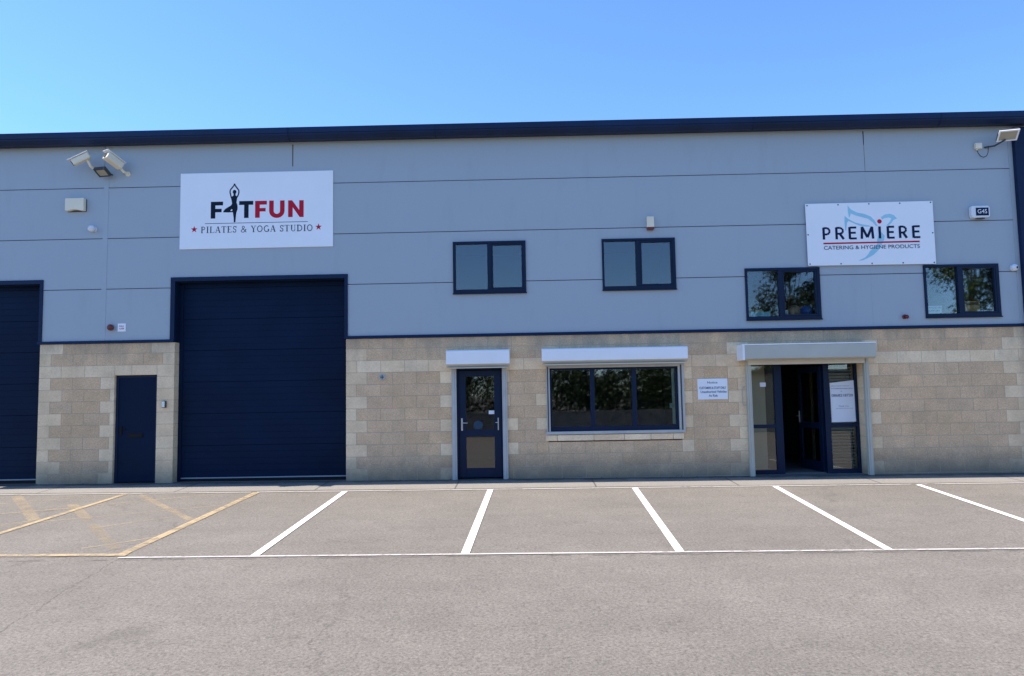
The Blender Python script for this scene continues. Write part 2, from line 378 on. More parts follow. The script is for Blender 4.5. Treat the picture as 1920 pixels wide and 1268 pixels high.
tag(ap.build('pavement', M['apron']), kind='structure')
wl = MB()
for (x0, y0), (x1, y1) in (((-3.085, -1.17), (-3.105, -5.37)), ((-.60, -1.17), (-.70, -5.40)), ((1.855, -1.17), (1.73, -5.40)), ((4.225, -1.17), (4.065, -5.40)), ((6.63, -1.17), (6.45, -5.40)), ((9.0, -1.17), (8.85, -5.4))):
    strip(wl, (x0, y0), (x1, y1), .098, .008)
tag(wl.build('parking_bay_lines', M['white_paint']), kind='structure')
el = MB()
strip(el, (-4.6, -1.155), (13, -1.13), .048, .010, 18); strip(el, (-4.66, -5.40), (13, -5.425), .052, .010, 18)
strip(el, (-9.5, -1.12), (-4.7, -1.155), .04, .010, 5)
tag(el.build('parking_edge_lines', M['worn_white']), kind='structure')
yl = MB()
strip(yl, (-4.60, -1.18), (-4.70, -5.30), .115, .008); strip(yl, (-6.86, -1.18), (-7.0, -5.2), .095, .008)
strip(yl, (-4.62, -5.28), (-9.5, -5.20), .10, .0115, 5)
tag(yl.build('yellow_box_lines', M['yellow_paint']), kind='structure')
fl = MB()
strip(fl, (-8.73, -1.2), (-7.05, -3.25), .16, .003); strip(fl, (-6.55, -1.27), (-4.74, -3.36), .11, .003)
strip(fl, (-7.25, -2.05), (-6.4, -3.1), .15, .003); strip(fl, (-7.9, -2.77), (-5.2, -1.24), .05, .003)
strip(fl, (-7.3, -3.58), (-4.76, -2.29), .05, .003); strip(fl, (-5.9, -3.82), (-5.1, -3.1), .05, .003)
strip(fl, (-5.36, -4.93), (-4.73, -4.39), .06, .003); strip(fl, (-8.5, -1.97), (-6.97, -1.21), .05, .003)
strip(fl, (-7.9, -3.9), (-7.03, -3.3), .06, .003); strip(fl, (-8.4, -3.0), (-6.95, -2.35), .05, .004)
tag(fl.build('yellow_hatch_lines', M['faded_yellow']), kind='structure')
gl_ = MB()
strip(gl_, (-6.4, -3.12), (-4.9, -5.0), .14, .005); strip(gl_, (-9.0, -4.6), (-6.2, -5.1), .12, .005)
tag(gl_.build('faint_yellow_hatch', M['faint_yellow']), kind='structure')

gt_ = MB(); rg = random.Random(21)
for k in range(420):
    x_ = rg.uniform(-9.4, 9.6); y_ = -abs(rg.gauss(0, .10)) - .012; s_ = rg.uniform(.006, .022); z_ = gz(x_, y_) + .006; a_ = rg.uniform(0, 3)
    u_ = Vector((math.cos(a_), math.sin(a_), rg.uniform(0, .5))) * s_; v_ = Vector((-math.sin(a_), math.cos(a_), rg.uniform(0, .4))) * s_ * .6; p_ = Vector((x_, y_, z_ + .004))
    gt_.face([p_ - u_, p_ - v_, p_ + u_, p_ + v_])
tag(gt_.build('grit', mat('dry_leaf_grit', (.10, .075, .045), .9, .4, 30)), 'dry leaf crumbs and grit gathered along the wall foot', 'grit', kind='stuff')
# ------------------------------------------------------------------ the building
XL, XR = -14.0, 13.5
B = empty('industrial_building', (0, 6, 0))
tag(B, 'long terraced industrial unit with grey-blue panel cladding over tan block wall and navy gutter', 'building')
# openings (x0,x1,z0,z1)
O_roll1 = (-12.6, -9.20, -1, 3.87); O_roll2 = (-6.61, -3.35, -1, 3.83)
O_door = (-7.749, -6.942, -1, 2.045); O_glz = (-1.30, -.36, -1, 2.2)
O_shop = (.45, 2.93, .66, 2.2); O_ent = (4.22, 6.335, -1, 2.25)
WINS = [(-1.302, .084, 3.468, 4.475), (1.53, 2.919, 3.478, 4.472), (4.212, 5.617, 2.86, 3.853), (7.557, 8.957, 2.846, 3.853)]
def cut(rects, op):
    out = []
    for (a, b_, c, d) in rects:
        x0, x1, z0, z1 = max(a, op[0]), min(b_, op[1]), max(c, op[2]), min(d, op[3])
        if x0 >= x1 or z0 >= z1: out.append((a, b_, c, d)); continue
        if a < x0: out.append((a, x0, c, d))
        if x1 < b_: out.append((x1, b_, c, d))
        if c < z0: out.append((x0, x1, c, z0))
        if z1 < d: out.append((x0, x1, z1, d))
    return [r for r in out if r[1] - r[0] > 1e-4 and r[3] - r[2] > 1e-4]
# block wall
TAN = [(.73, .505, .30), (.745, .515, .31), (.72, .495, .292), (.735, .50, .288), (.725, .51, .308)]
CRM = [(.85, .64, .40), (.84, .62, .38), (.86, .655, .415), (.82, .60, .37)]
BW = [MB(), MB(), MB()]; J = .0031
def block(x0, x1, z0, z1, cream):
    bw = BW[0 if x0 > -5 else (1 if x0 > -10 else 2)]
    if x1 - x0 < .012 or z1 - z0 < .012: return
    t = random.choice(CRM if cream else TAN); k = random.uniform(.95, 1.05); t = tuple(q * k for q in t)
    y = random.uniform(-.0012, .0012) - (0 if cream else .001); c = .003 if cream else .0045
    x0 += J; x1 -= J; z0 += J; z1 -= J; mi = 1 if cream else 0
    vs = [(x0 + c, y, z0 + c), (x1 - c, y, z0 + c), (x1 - c, y, z1 - c), (x0 + c, y, z1 - c),
          (x0, y + c, z0), (x1, y + c, z0), (x1, y + c, z1), (x0, y + c, z1),
          (x0, .30, z0), (x1, .30, z0), (x1, .30, z1), (x0, .30, z1)]
    fs = [(0, 1, 2, 3)] + [(4 + k2, 4 + (k2 + 1) % 4, (k2 + 1) % 4, k2) for k2 in range(4)] + [(8 + k2, 8 + (k2 + 1) % 4, 4 + (k2 + 1) % 4, 4 + k2) for k2 in range(4)]
    bw.mesh_part(vs, fs, mi, t)
H = .225
def quoin(k, side, x, parity, full=.45, half=.225):
    L = full if (k % 2) == parity else half
    return L
secs = [(-9.20, -6.61), (-3.35, 9.375), (9.375, XR), (XL, -12.6)]
for k in range(-2, 11):
    z1 = 2.24 - H * k; z0 = z1 - H
    zt = min(z1, 2.66)
    for si, (sa, sb) in enumerate(secs):
        ints = [(sa, sb, z0, zt)]
        for op in (O_door, O_glz, O_shop, O_ent): ints = cut(ints, op)
        odd = (k % 2)
        for (a, b_, c, d) in ints:
            if b_ - a < .02: continue
            ph = (-8.777 if a < -5 else (-3.141 if b_ < 4.9 else 6.987)) + (0 if odd == 0 else .225)
            js = [a]
            crm = {}
            # quoin blocks at both ends of a run
            lq = rq = 0
            if k != 0:
                if abs(a + 9.20) < .01: lq = .45 if (k % 2 == 0) else .225
                if abs(a + 3.35) < .01 and k >= -1: lq = .40 if odd else .20
                if abs(a + .36) < .01: lq = .10 if k in (1, 3) else (.245 if k in (5, 7) else 0)
                if abs(b_ + 1.30) < .01 and odd: rq = .275
                if abs(a - 2.93) < .01: lq = .225 if odd else 0
                if abs(b_ - .45) < .01: rq = .225 if (odd and k in (3, 5)) else 0
                if abs(b_ - 4.22) < .01: rq = .40 if odd else .22
                if abs(a - 6.335) < .01: lq = .30 if odd else .09
                if abs(b_ - 9.375) < .01: rq = .44 if odd else .21
                if abs(b_ + 7.749) < .01: rq = .27 if odd else .085
                if abs(b_ + 6.61) < .01 and a < -7: rq = .45 if k == -2 else .225
            ea, eb = a + lq, b_ - rq
            if abs(a + 6.942) < .01 and k > 0: block(a, b_, c, d, True); continue
            if lq: block(a, ea, c, d, True)
            if rq: block(eb, b_, c, d, True)
            x = ph + math.floor((ea - ph) / .45) * .45; pts = [ea]
            cross = ea < 5.2 < eb and ea < 4.0
            while x < eb:
                x += .45
                if cross and x > 5.1: break
                if ea + .13 < x < eb - .13: pts.append(x)
            if cross:
                p2 = 6.987 + (0 if odd == 0 else .225); x = p2 - math.floor((p2 - 5.3) / .45) * .45
                while x < eb - .07: pts.append(x); x += .45
            pts.append(eb)
            for xa, xb in zip(pts[:-1], pts[1:]):
                block(xa, xb, c, d, k == 0)
for sa, sb in secs:
    rs = [(sa + .006, sb - .006, -.35, 2.655)]
    for op in (O_door, O_glz, O_shop, O_ent): rs = cut(rs, (op[0] - .006, op[1] + .006, op[2] - .006, op[3] + .006))
    for a, b_, c, d in rs: BW[0 if a > -5 else (1 if a > -10 else 2)].box(a, b_, .0032, .296, c, d, 2)
for q_ in BW: q_.build('block_wall', [M['block'], M['cream'], M['mortar']], B)
# cladding panels
cl = MB(); gr = MB()
jz = [2.705, 3.700, 4.681, 5.674, 6.62]; jx = [XL, -11.7, -8.04, -4.38, -.72, 2.94, 6.58, 9.375, XR]
OPS = WINS + [(-12.75, -9.165, 0, 3.90), (-6.705, -3.312, 0, 3.90)]
for i in range(len(jx) - 1):
    for j in range(len(jz) - 1):
        gx = .004 if jx[i] < -5 else (.0007 if abs(jx[i] + 4.38) < .01 or abs(jx[i] - 6.58) < .01 else 0)
        gx2 = .004 if jx[i + 1] < -5 else (.0007 if abs(jx[i + 1] + 4.38) < .01 or abs(jx[i + 1] - 6.58) < .01 else 0)
        rs = [(jx[i] + gx, jx[i + 1] - gx2, jz[j] + (.007 if j else 0), jz[j + 1] - .007)]
        for op in OPS: rs = cut(rs, op)
        for a, b_, c, d in rs: cl.box(a, b_, 0, .05, c, d)
rs = [(XL, XR, 2.70, 6.62)]
for op in OPS: rs = cut(rs, op)
for a, b_, c, d in rs: gr.box(a, b_, .052, .20, c, d)
cl.build('wall_cladding', M['clad'], B)
gr.build('cladding_backing', M['groove'], B)
for x in (-7.995,):
    t = MB(); t.box(x - .05, x + .045, -.004, -.0005, 2.71, 6.0); t.build('cover_strip', M['trimclad'], B, bevel=.001)
dm = mat('sealant_grime', (.10, .085, .06), .8, .3, 10)
t = MB(); t.plate([(6.571, 6.46), (6.573, 6.22), (6.579, 6.16), (6.586, 6.22), (6.590, 6.46)], 0, .002); t.build('sealant_run', M['black'], B)
t = MB(); t.plate([(-4.392, 6.45), (-4.389, 6.02), (-4.371, 6.02), (-4.368, 6.45)], 0, .0015); t.build('sealant_run', dm, B)
t = MB(); t.plate([(6.577, 6.16), (6.577, 5.69), (6.584, 5.69), (6.584, 6.16)], 0, .0012); t.build('sealant_run', dm, B)
# drip flashing between blocks and cladding
for a, b_ in ((XL, -12.75), (-9.24, -6.63), (-3.37, 9.37), (9.60, XR)):
    fs_ = MB(); fs_.prism_x([(.02, 2.715), (-.028, 2.712), (-.034, 2.660), (.02, 2.656)], a, b_); fs_.build('drip_flashing', M['navy'], B)
# navy trims of the two vehicle doors
def roller(x0, x1, top, inL, inR, n_left_cut=False):
    tr = MB()
    tr.box(x0, x1, -.022, .05, top - .08, top)
    tr.box(x0, x0 + .085, -.020, .05, 2.66, top - .08); tr.box(x1 - .062, x1, -.020, .05, 2.66, top - .08)
    tr.build('door_trim', M['navy'], B, bevel=.003)
    rv = MB()                         # deep reveal lining
    rv.box(x0 + .086, inL - .003, .052, .33, 2.67, top - .082); rv.box(inR + .003, x1 - .063, .052, .33, 2.67, top - .082)
    rv.box(x0 + .086, x1 - .063, .052, .33, top - .1, top - .0815)
    rv.build('door_lining', M['navy_door'], B)
    pr = MB(); Y = .205
    z = gz(x0, 0) + .075; prof = [(Y + .05, z), (Y, z)]
    while z < top:
        sec = min(z + .605, top + .02)
        zz = z
        for q in range(5):
            zn = z + (sec - z) * (q + 1) / 5
            prof += [(Y, zn - .010), (Y + (.012 if q == 4 else .0032), zn - .005), (Y, zn)]
        z = sec
    prof += [(Y + .05, z)]
    pr.prism_x(prof, inL, inR)
    d = pr.build('roller_door', M['navy_door'], B)
    bs = MB(); zb = gz(x0, 0) + .055; bs.box(inL + .02, inR - .005, Y - .012, Y + .03, zb - .002, zb + .018)
    bs.build('bottom_seal', mat('aluminium_bottom_seal', (.30, .34, .38), .4, .1), d)
    bs = MB(); bs.box(inL + .02, inR - .005, Y - .004, Y + .03, zb - .09, zb - .004); bs.build('rubber_skirt', M['black'], d)
    gd = MB(); gd.box(inL - .02, inL + .06, Y - .02, Y - .003, zb - .05, top - .12); gd.build('guide_track', M['navy_door'], d)
roller(-12.75, -9.165, 3.90, -12.6, -9.205); roller(-6.705, -3.312, 3.90, -6.605, -3.355)
# gutter and roof
gt = MB(); gt.prism_x([(.02, 6.50), (-.20, 6.478), (-.285, 6.545), (-.285, 6.572), (-.30, 6.58), (-.30, 6.685), (-.27, 6.695), (.02, 6.72)], XL, XR)
go = gt.build('gutter', M['gutter'], B)
for x in (-11.3, -4.4, -1.6, 4.4, 7.9):
    t = MB(); t.prism_x([(-.15, 6.47), (-.205, 6.472), (-.292, 6.54), (-.292, 6.575), (-.304, 6.577), (-.304, 6.68), (-.26, 6.68)], x, x + .03); t.build('gutter_joint', M['navy'], go)
t = MB(); t.prism_x([(-.05, 6.722), (-.05, 6.76), (12, 7.9), (12, 7.8)], XL, XR); t.build('roof', M['dkroof'], B)
t = MB(); t.box(XL, XR, 11.9, 12, -.3, 7.8); t.box(XL, XL + .2, .31, 11.88, -.3, 6.7); t.box(XR - .2, XR, .31, 11.88, -.3, 6.7); t.build('rear_walls', M['block'], B)
t = MB()
t.box(9.372, 9.61, -.10, .0, -.02, 6.45); t.build('corner_downpipe', M['navy'], B, bevel=.012)
t = MB(); t.box(9.30, 9.372, -.012, .0, 2.72, 6.45); t.build('corner_trim', M['trimclad'], B)
# interior
t = MB()
t.box(XL + .2, XR - .2, .31, 11.88, -.12, -.012); t.build('inside_floor', M['floor_in'], B)
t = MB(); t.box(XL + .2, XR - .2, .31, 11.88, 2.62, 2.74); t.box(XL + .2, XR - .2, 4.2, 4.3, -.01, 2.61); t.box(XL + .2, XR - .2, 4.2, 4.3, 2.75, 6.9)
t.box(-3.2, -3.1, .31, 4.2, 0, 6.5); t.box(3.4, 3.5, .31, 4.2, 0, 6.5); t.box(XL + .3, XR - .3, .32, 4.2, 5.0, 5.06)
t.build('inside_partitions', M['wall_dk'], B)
t = MB(); t.box(4.16, 4.22, .32, 4.2, 0, 2.6); t.box(4.23, 4.80, .95, 1.0, 0, 2.5); t.box(4.95, 5.02, 1.6, 4.2, 0, 2.6); t.build('lobby_partition_and_board', M['wall_in'], B)  # middle board is added to give the left glass panel its beige tone
# upper windows: frame, sashes and panes
def window(x0, x1, z0, z1, mx, m_w, fl_, fb, ft, fr_):
    f = MB(); y0, y1 = -.030, .07
    f.box(x0, x1, y0, y1, z0, z0 + fb); f.box(x0, x1, y0, y1, z1 - ft, z1)
    f.box(x0, x0 + fl_, y0 + .001, y1, z0 + fb, z1 - ft); f.box(x1 - fr_, x1, y0 + .001, y1, z0 + fb, z1 - ft)
    f.box(mx, mx + m_w, y0 + .002, y1, z0 + fb, z1 - ft)
    f.box(x0 - .012, x1 + .012, -.045, -.031, z0 - .006, z0 + .016)
    o = f.build('window', M['navy_frame'], B, bevel=.004)
    s_ = MB(); a, b_ = mx + m_w + .002, x1 - fr_ - .002; zt, zb2 = z1 - ft - .002, z0 + fb + .002
    for r in ((a, b_, zt - .03, zt), (a, b_, zb2, zb2 + .03), (a, a + .03, zb2 + .03, zt - .03), (b_ - .03, b_, zb2 + .03, zt - .03)):
        s_.box(r[0], r[1], -.022, .05, r[2], r[3])
    s_.build('opening_sash', M['navy_frame'], o, bevel=.003)
    for a, b_, dd in ((x0 + fl_, mx, 0), (mx + m_w + .03, x1 - fr_ - .03, .03)):
        p = MB(); p.box(a, b_, .018, .024, z0 + fb + dd, z1 - ft - dd); p.build('pane', M['glass'], o)
    p = MB(); p.box(x0, x1, .08, .30, z0 - .02, z0 + fb * .6); p.build('inner_sill', M['wall_in'], o)
    return o
window(*WINS[0], -.648, .075, .05, .085, .045, .05)
window(*WINS[1], 2.172, .078, .04, .085, .045, .055)
window(*WINS[2], 4.836, .075, .045, .075, .05, .06)
window(*WINS[3], 8.182, .075, .045, .08, .045, .06)
# ---- steel personnel door
t = MB(); t.box(-7.742, -6.946, .07, .12, gz(-7.3, 0) + .02, 2.04); sd_ = t.build('steel_door', M['navy_door'], B, bevel=.003)
t = MB(); t.box(-7.742, -7.70, .058, .0695, .02, 2.0); t.box(-6.99, -6.95, .058, .0695, .02, 2.0); t.box(-7.742, -6.95, .058, .0695, 2.0, 2.038); t.build('door_frame', M['navy'], sd_)
t = MB(); t.box(-7.66, -7.62, .055, .0695, .92, 1.09); t.tube([(-7.64, .06, 1.03), (-7.64, .02, 1.03), (-7.53, .02, 1.03)], .009); t.build('handle', M['black'], sd_)
t = MB(); t.box(-7.50, -7.22, .058, .0695, .87, .95); t.box(-7.48, -7.24, .054, .0575, .885, .935); t.build('letter_plate', M['black'], sd_, bevel=.003)
# ---- glazed door with white shutter box
def shutter_box(x0, x1, z0, z1, dep, m_, name='shutter_box'):
    t = MB(); t.prism_x([(-.005, z0 + .01), (-dep + .09, z0), (-dep, z0 + .065), (-dep, z1 - .02), (-dep + .02, z1), (-.005, z1)], x0, x1)
    t.mi[0] = t.mi[1] = 1  # underside faces coloured cream for warm light bounced up from the ground
    o = t.build(name, [m_, M['cream_and_bounce']], B, bevel=.006); return o
sb1 = shutter_box(-1.432, -.252, 2.068, 2.393, .245, M['white'])
sb2 = shutter_box(.345, 3.040, 2.098, 2.392, .245, M['white'])
t = MB(); t.box(-1.40, -.285, -.24, -.10, 2.055, 2.07); t.build('curtain_slot', M['cream_and_bounce'], sb1)
t = MB(); t.box(.38, 3.0, -.24, -.10, 2.083, 2.10); t.build('curtain_slot', M['cream_and_bounce'], sb2)
for a, b_ in ((-1.352, -1.262), (-.404, -.312)):
    t = MB(); t.box(a, b_, -.05, .0, gz(a, 0), 2.12); t.box(a + .025, a + .055, -.062, -.051, gz(a, 0), 2.12); t.build('guide_rail', M['galv'], B, bevel=.003)
def leaf(x0, x1, zb, zt, y, st, rails, gl_list, name):
    f = MB(); f.box(x0, x0 + st, y, y + .06, zb, zt); f.box(x1 - st, x1, y, y + .06, zb, zt)
    for a, b_ in rails: f.box(x0 + st, x1 - st, y + .001, y + .059, a, b_)
    o = f.build(name, M['navy_frame'], B, bevel=.004)
    for a, b_ in gl_list:
        p = MB(); p.box(x0 + st, x1 - st, y + .027, y + .033, a, b_); p.build('pane', M['glass'], o)
    return o
gd = leaf(-1.225, -.432, .02, 2.02, .045, .13, [(.02, .195), (.785, .905), (1.905, 2.02)], [(.195, .785), (.905, 1.905)], 'glazed_door')
t = MB(); t.box(-1.275, -1.228, .03, .10, 0, 2.08); t.box(-.428, -.375, .03, .10, 0, 2.08); t.box(-1.228, -.428, .03, .10, 2.03, 2.08); t.build('door_frame', M['navy_frame'], gd)
for sx_, d_, l_, w_ in ((-1.172, 1, .11, .016), (-.49, -1, .05, .009)):
    t = MB(); t.box(sx_ - w_, sx_ + w_, .037, .0445, .895, 1.125)
    t.tube([(sx_, .04, 1.04), (sx_, .0 + (.02 if d_ < 0 else 0), 1.04), (sx_ + d_ * l_, -.002 + (.02 if d_ < 0 else 0), 1.037)], .008, 8); t.build('handle', M['steel'], gd, bevel=.002)
# ---- shop window
t = MB()                                # grey surround
for r in ((.425, 3.0, 2.032, 2.10), (.40, 2.995, .795, .85), (.425, .488, .85, 2.032), (2.888, 2.995, .85, 2.032)):
    t.box(r[0], r[1], -.045, .02, r[2], r[3])
so_ = t.build('window_surround', M['galv'], B, bevel=.004)
for a, b_ in ((2.925, 2.95), (.44, .46)):
    t = MB(); t.box(a, b_, -.052, -.0455, .85, 2.06); t.build('guide_groove', M['dkgrey'], so_)
f = MB(); y0, y1 = .03, .10
x0, x1, z0, z1 = .475, 2.905, .835, 2.045
f.box(x0, x1, y0, y1, z0, z0 + .10); f.box(x0, x1, y0, y1, z1 - .05, z1)
for a, b_ in ((x0, x0 + .05), (1.248, 1.33), (2.03, 2.115), (x1 - .055, x1)): f.box(a, b_, y0 + .001, y1, z0 + .10, z1 - .05)
sw = f.build('shop_window', M['navy_frame'], B, bevel=.004)
for a, b_ in ((.525, 1.248), (1.33, 2.03), (2.115, 2.85)):
    p = MB(); p.box(a, b_, .06, .066, z0 + .10, z1 - .05); p.build('pane', M['glass'], sw)
p = MB(); p.box(2.79, 2.845, .11, .115, .95, 2.0); p.box(2.74, 2.80, .11, .13, 1.25, 1.34); p.build('inner_jamb_strip', M['blind'], sw)
s_ = MB(); xs_ = [.40, .61, 1.29, 1.86, 2.35, 2.765, 2.965]
for a, b_ in zip(xs_[:-1], xs_[1:]):
    t_ = random.choice(CRM); s_.box(a + .003, b_ - .003, -.022, .2, .678, .785, 0, tuple(q * 1.08 for q in t_))
s_.build('window_sill', M['cream'], B, bevel=.004)
# ---- right-hand entrance with silver shutter box and open door
b3 = MB(); b3.prism_x([(-.005, 2.13), (-.31, 2.10), (-.385, 2.13), (-.385, 2.372), (-.36, 2.392), (-.005, 2.392)], 4.01, 6.42)
sb3 = b3.build('shutter_box', M['silver'], B, bevel=.004)
t = MB(); t.box(4.002, 4.0095, -.392, -.005, 2.105, 2.398); t.box(4.01, 6.42, -.392, -.3855, 2.378, 2.398); t.box(4.01, 4.04, -.392, -.3855, 2.105, 2.378); t.build('end_trim', M['white'], sb3)
t = MB(); t.box(4.17, 6.32, -.13, -.10, 2.025, 2.11); t.build('shutter_bottom_bar', M['cream_and_bounce'], sb3, bevel=.004)
for a, b_ in ((4.150, 4.235), (6.325, 6.41)):
    t = MB(); t.box(a, b_, -.085, -.003, gz(a, 0), 2.12); t.box(a + .03, a + .055, -.10, -.086, gz(a, 0), 2.12); t.build('guide_rail', M['silver'], B, bevel=.003)
Y = .25
fr = MB(); zt = 2.03
fr.box(4.24, 4.325, Y, Y + .08, -.03, zt); fr.box(4.76, 4.90, Y, Y + .08, -.03, zt); fr.box(5.695, 5.80, Y, Y + .08, -.03, zt); fr.box(6.285, 6.33, Y, Y + .08, -.03, zt)
fr.box(4.24, 6.33, Y + .002, Y + .078, zt, zt + .14)
for a, b_ in ((4.325, 4.76), (5.80, 6.285)):
    fr.box(a, b_, Y + .002, Y + .078, -.03, .05); fr.box(a, b_, Y + .002, Y + .078, .835, .905)
ent = fr.build('entrance_frame', M['navy_frame'], B, bevel=.004)
for a, b_ in ((4.325, 4.76), (5.80, 6.285)):
    for c, d in ((.05, .835), (.905, zt)):
        p = MB(); p.box(a, b_, Y + .035, Y + .041, c, d); p.build('pane', M['glass'], ent)
bl = MB()
z = .10
while z < 2.0:
    bl.obox((5.81, Y + .14, z), (6.28, Y + .14, z), .012 + .03, .004, up=(0, .55, 1)); z += .058
bl.build('window_blind', M['blind'], ent)
p0 = Vector((5.685, Y + .09, 0)); dirv = Vector((-.13, .99, 0)).normalized(); Lw = .88
lf = MB()
def seg(a, b_, z0_, z1_, th=.05):
    q0 = p0 + dirv * a; q1 = p0 + dirv * b_; lf.obox((q0.x, q0.y, (z0_ + z1_) / 2), (q1.x, q1.y, (z0_ + z1_) / 2), th, z1_ - z0_)
seg(0, .11, 0, 2.0); seg(Lw - .11, Lw, 0, 2.0); seg(.111, Lw - .111, 0, .18, .048); seg(.111, Lw - .111, .80, .92, .048); seg(.111, Lw - .111, 1.88, 2.0, .048)
ol = lf.build('open_door', M['navy_frame'], B, bevel=.003)
q = MB()
for c, d in ((.18, .80), (.92, 1.88)):
    a = p0 + dirv * .11; e = p0 + dirv * (Lw - .11); q.obox((a.x, a.y, (c + d) / 2), (e.x, e.y, (c + d) / 2), .006, d - c)
q.build('pane', M['glass'], ol)
hp = p0 + dirv * (Lw - .055)
t = MB(); t.box(hp.x - .045, hp.x - .03, hp.y - .018, hp.y + .018, .90, 1.13); t.tube([(hp.x - .04, hp.y, 1.03), (hp.x - .09, hp.y, 1.03), (hp.x - .09, hp.y - .12, 1.03)], .010, 8)
t.build('handle', M['steel'], ol)
t = MB(); t.box(4.26, 6.31, .06, .33, -.09, -.028); t.build('threshold', mat('grey_threshold', (.13, .15, .16), .5, .15), B)

# ------------------------------------------------------------------ signs
def star(mb, cx_, cz, r, y, mi):
    pts = []
    for k in range(10):
        a = math.pi / 2 + k * math.pi / 5; rr = r if k % 2 == 0 else r * .40
        pts.append((cx_ + rr * math.cos(a), cz + rr * math.sin(a)))
    mb.plate(pts[::-1], y, .001, mi)
def arc(cx_, cy_, rx, ry, a0, a1, n=10): return [(cx_ + rx * math.cos(R(a0 + (a1 - a0) * k / n)), cy_ + ry * math.sin(R(a0 + (a1 - a0) * k / n))) for k in range(n + 1)]
TH, TN = .15, .055
GL = {   # serif letters: (advance, [(width, polyline)])
 'P': (.62, [(TH, [(.16, 0), (.16, 1)]), (TN, [(.03, .03), (.30, .03)]), (TN, [(.03, .97), (.3, .97)]), (.09, [(.16, .97)] + arc(.28, .74, .24, .23, 90, -90) + [(.16, .51)])]),
 'I': (.36, [(TH, [(.18, 0), (.18, 1)]), (TN, [(.04, .03), (.32, .03)]), (TN, [(.04, .97), (.32, .97)])]),
 'L': (.62, [(TH, [(.16, 0), (.16, 1)]), (TN, [(.03, .97), (.3, .97)]), (TN, [(.03, .03), (.56, .03), (.57, .24)])]),
 'A': (.72, [(TN, [(.10, 0), (.35, 1)]), (TH, [(.36, 1), (.60, 0)]), (TN, [(.18, .34), (.5, .34)]), (TN, [(.0, .03), (.2, .03)]), (TN, [(.48, .03), (.72, .03)])]),
 'T': (.66, [(TH, [(.33, 0), (.33, 1)]), (TN, [(.04, .8), (.05, .97), (.61, .97), (.62, .8)]), (TN, [(.2, .03), (.46, .03)])]),
 'E': (.62, [(TH, [(.16, 0), (.16, 1)]), (TN, [(.03, .03), (.54, .03), (.56, .22)]), (TN, [(.03, .97), (.52, .97), (.53, .8)]), (TN, [(.16, .52), (.42, .52)])]),
 'S': (.54, [(.10, [(.46, .78)] + arc(.27, .75, .17, .21, 20, 180, 6) + [(.14, .6), (.4, .42)] + arc(.27, .25, .17, .21, 0, -165, 6)), (TN, [(.47, .72), (.47, .98)]), (TN, [(.08, .28), (.08, .02)])]),
 '&': (.80, [(.09, [(.74, .0), (.24, .62)] + arc(.34, .80, .14, .17, 200, -20, 8) + [(.40, .62), (.2, .42)] + arc(.28, .22, .20, .20, 130, 290, 8) + [(.5, .1), (.66, .42)]), (TN, [(.55, .45), (.76, .45)])]),
 'Y': (.68, [(.12, [(.10, 1), (.35, .5)]), (TN, [(.58, 1), (.36, .5)]), (TH, [(.35, .5), (.35, 0)]), (TN, [(0, .97), (.22, .97)]), (TN, [(.48, .97), (.68, .97)]), (TN, [(.22, .03), (.48, .03)])]),
 'O': (.78, [(.11, arc(.39, .5, .30, .46, 0, 360, 20))]),
 'G': (.76, [(.11, arc(.40, .5, .31, .46, 50, 330, 16)), (TH * .9, [(.64, .08), (.64, .42)]), (TN, [(.5, .42), (.74, .42)])]),
 'U': (.74, [(TH, [(.18, 1), (.18, .3)]), (.09, arc(.38, .3, .21, .27, 180, 360, 8)), (TN, [(.58, .3), (.58, 1)]), (TN, [(.05, .97), (.3, .97)]), (TN, [(.47, .97), (.70, .97)])]),
 'D': (.76, [(TH, [(.16, 0), (.16, 1)]), (.10, [(.03, .97)] + arc(.3, .5, .36, .46, 90, -90, 10) + [(.03, .03)])]),
 ' ': (.34, [])}
def serif(mb, s, x0, x1, z0, z1, y, mi=0):
    gap = .07; tot = sum(GL[c][0] + gap for c in s) - gap; kx = (x1 - x0) / tot; h = z1 - z0; x = 0
    for c in s:
        adv, st = GL[c]
        for w_, pts in st: stroke(mb, [(x0 + (x + a) * kx, z0 + b_ * h) for a, b_ in pts], w_ * h, y, mi); y -= .00003
        x += adv + gap
def rectp(a, b_, c, d): return [(a, c), (b_, c), (b_, d), (a, d)]
sg = empty('studio_sign', (-5.069, 0, 4.437))
tag(sg, 'white board reading FIT FUN pilates and yoga studio above the navy roller door', 'sign')
t = MB(); t.box(-6.545, -3.593, -.022, -.001, 4.437, 5.918); t.build('sign_board', M['signwhite'], sg, bevel=.002)
Y0 = -.0225; cx0, cz0 = -5.069, 5.178
def off(pts): return [(cx0 + a, cz0 + b_) for a, b_ in pts]
t = MB()
t.plate(off([(-.881, -.155), (-.793, -.155), (-.793, -.034), (-.672, -.034), (-.672, .034), (-.793, .034), (-.793, .100), (-.646, .100), (-.646, .173), (-.881, .173)]), Y0, .001)
t.plate(off([(-.237, -.156), (-.150, -.156), (-.150, .100), (-.062, .100), (-.062, .176), (-.334, .176), (-.334, .100), (-.237, .100)]), Y0, .001)
body = [(-.372, .251), (-.379, .206), (-.386, .152), (-.366, .091), (-.363, .045), (-.367, .007), (-.388, -.053), (-.396, -.144), (-.404, -.235), (-.434, -.235), (-.437, -.159), (-.448, -.082), (-.455, -.037), (-.557, -.042), (-.640, -.036), (-.636, -.01), (-.600, .030), (-.558, .057), (-.491, .094), (-.472, .131), (-.482, .193), (-.497, .254), (-.47, .272), (-.447, .288), (-.405, .288), (-.38, .272)]
t.plate(off(body[::-1])[::-1], Y0, .001)
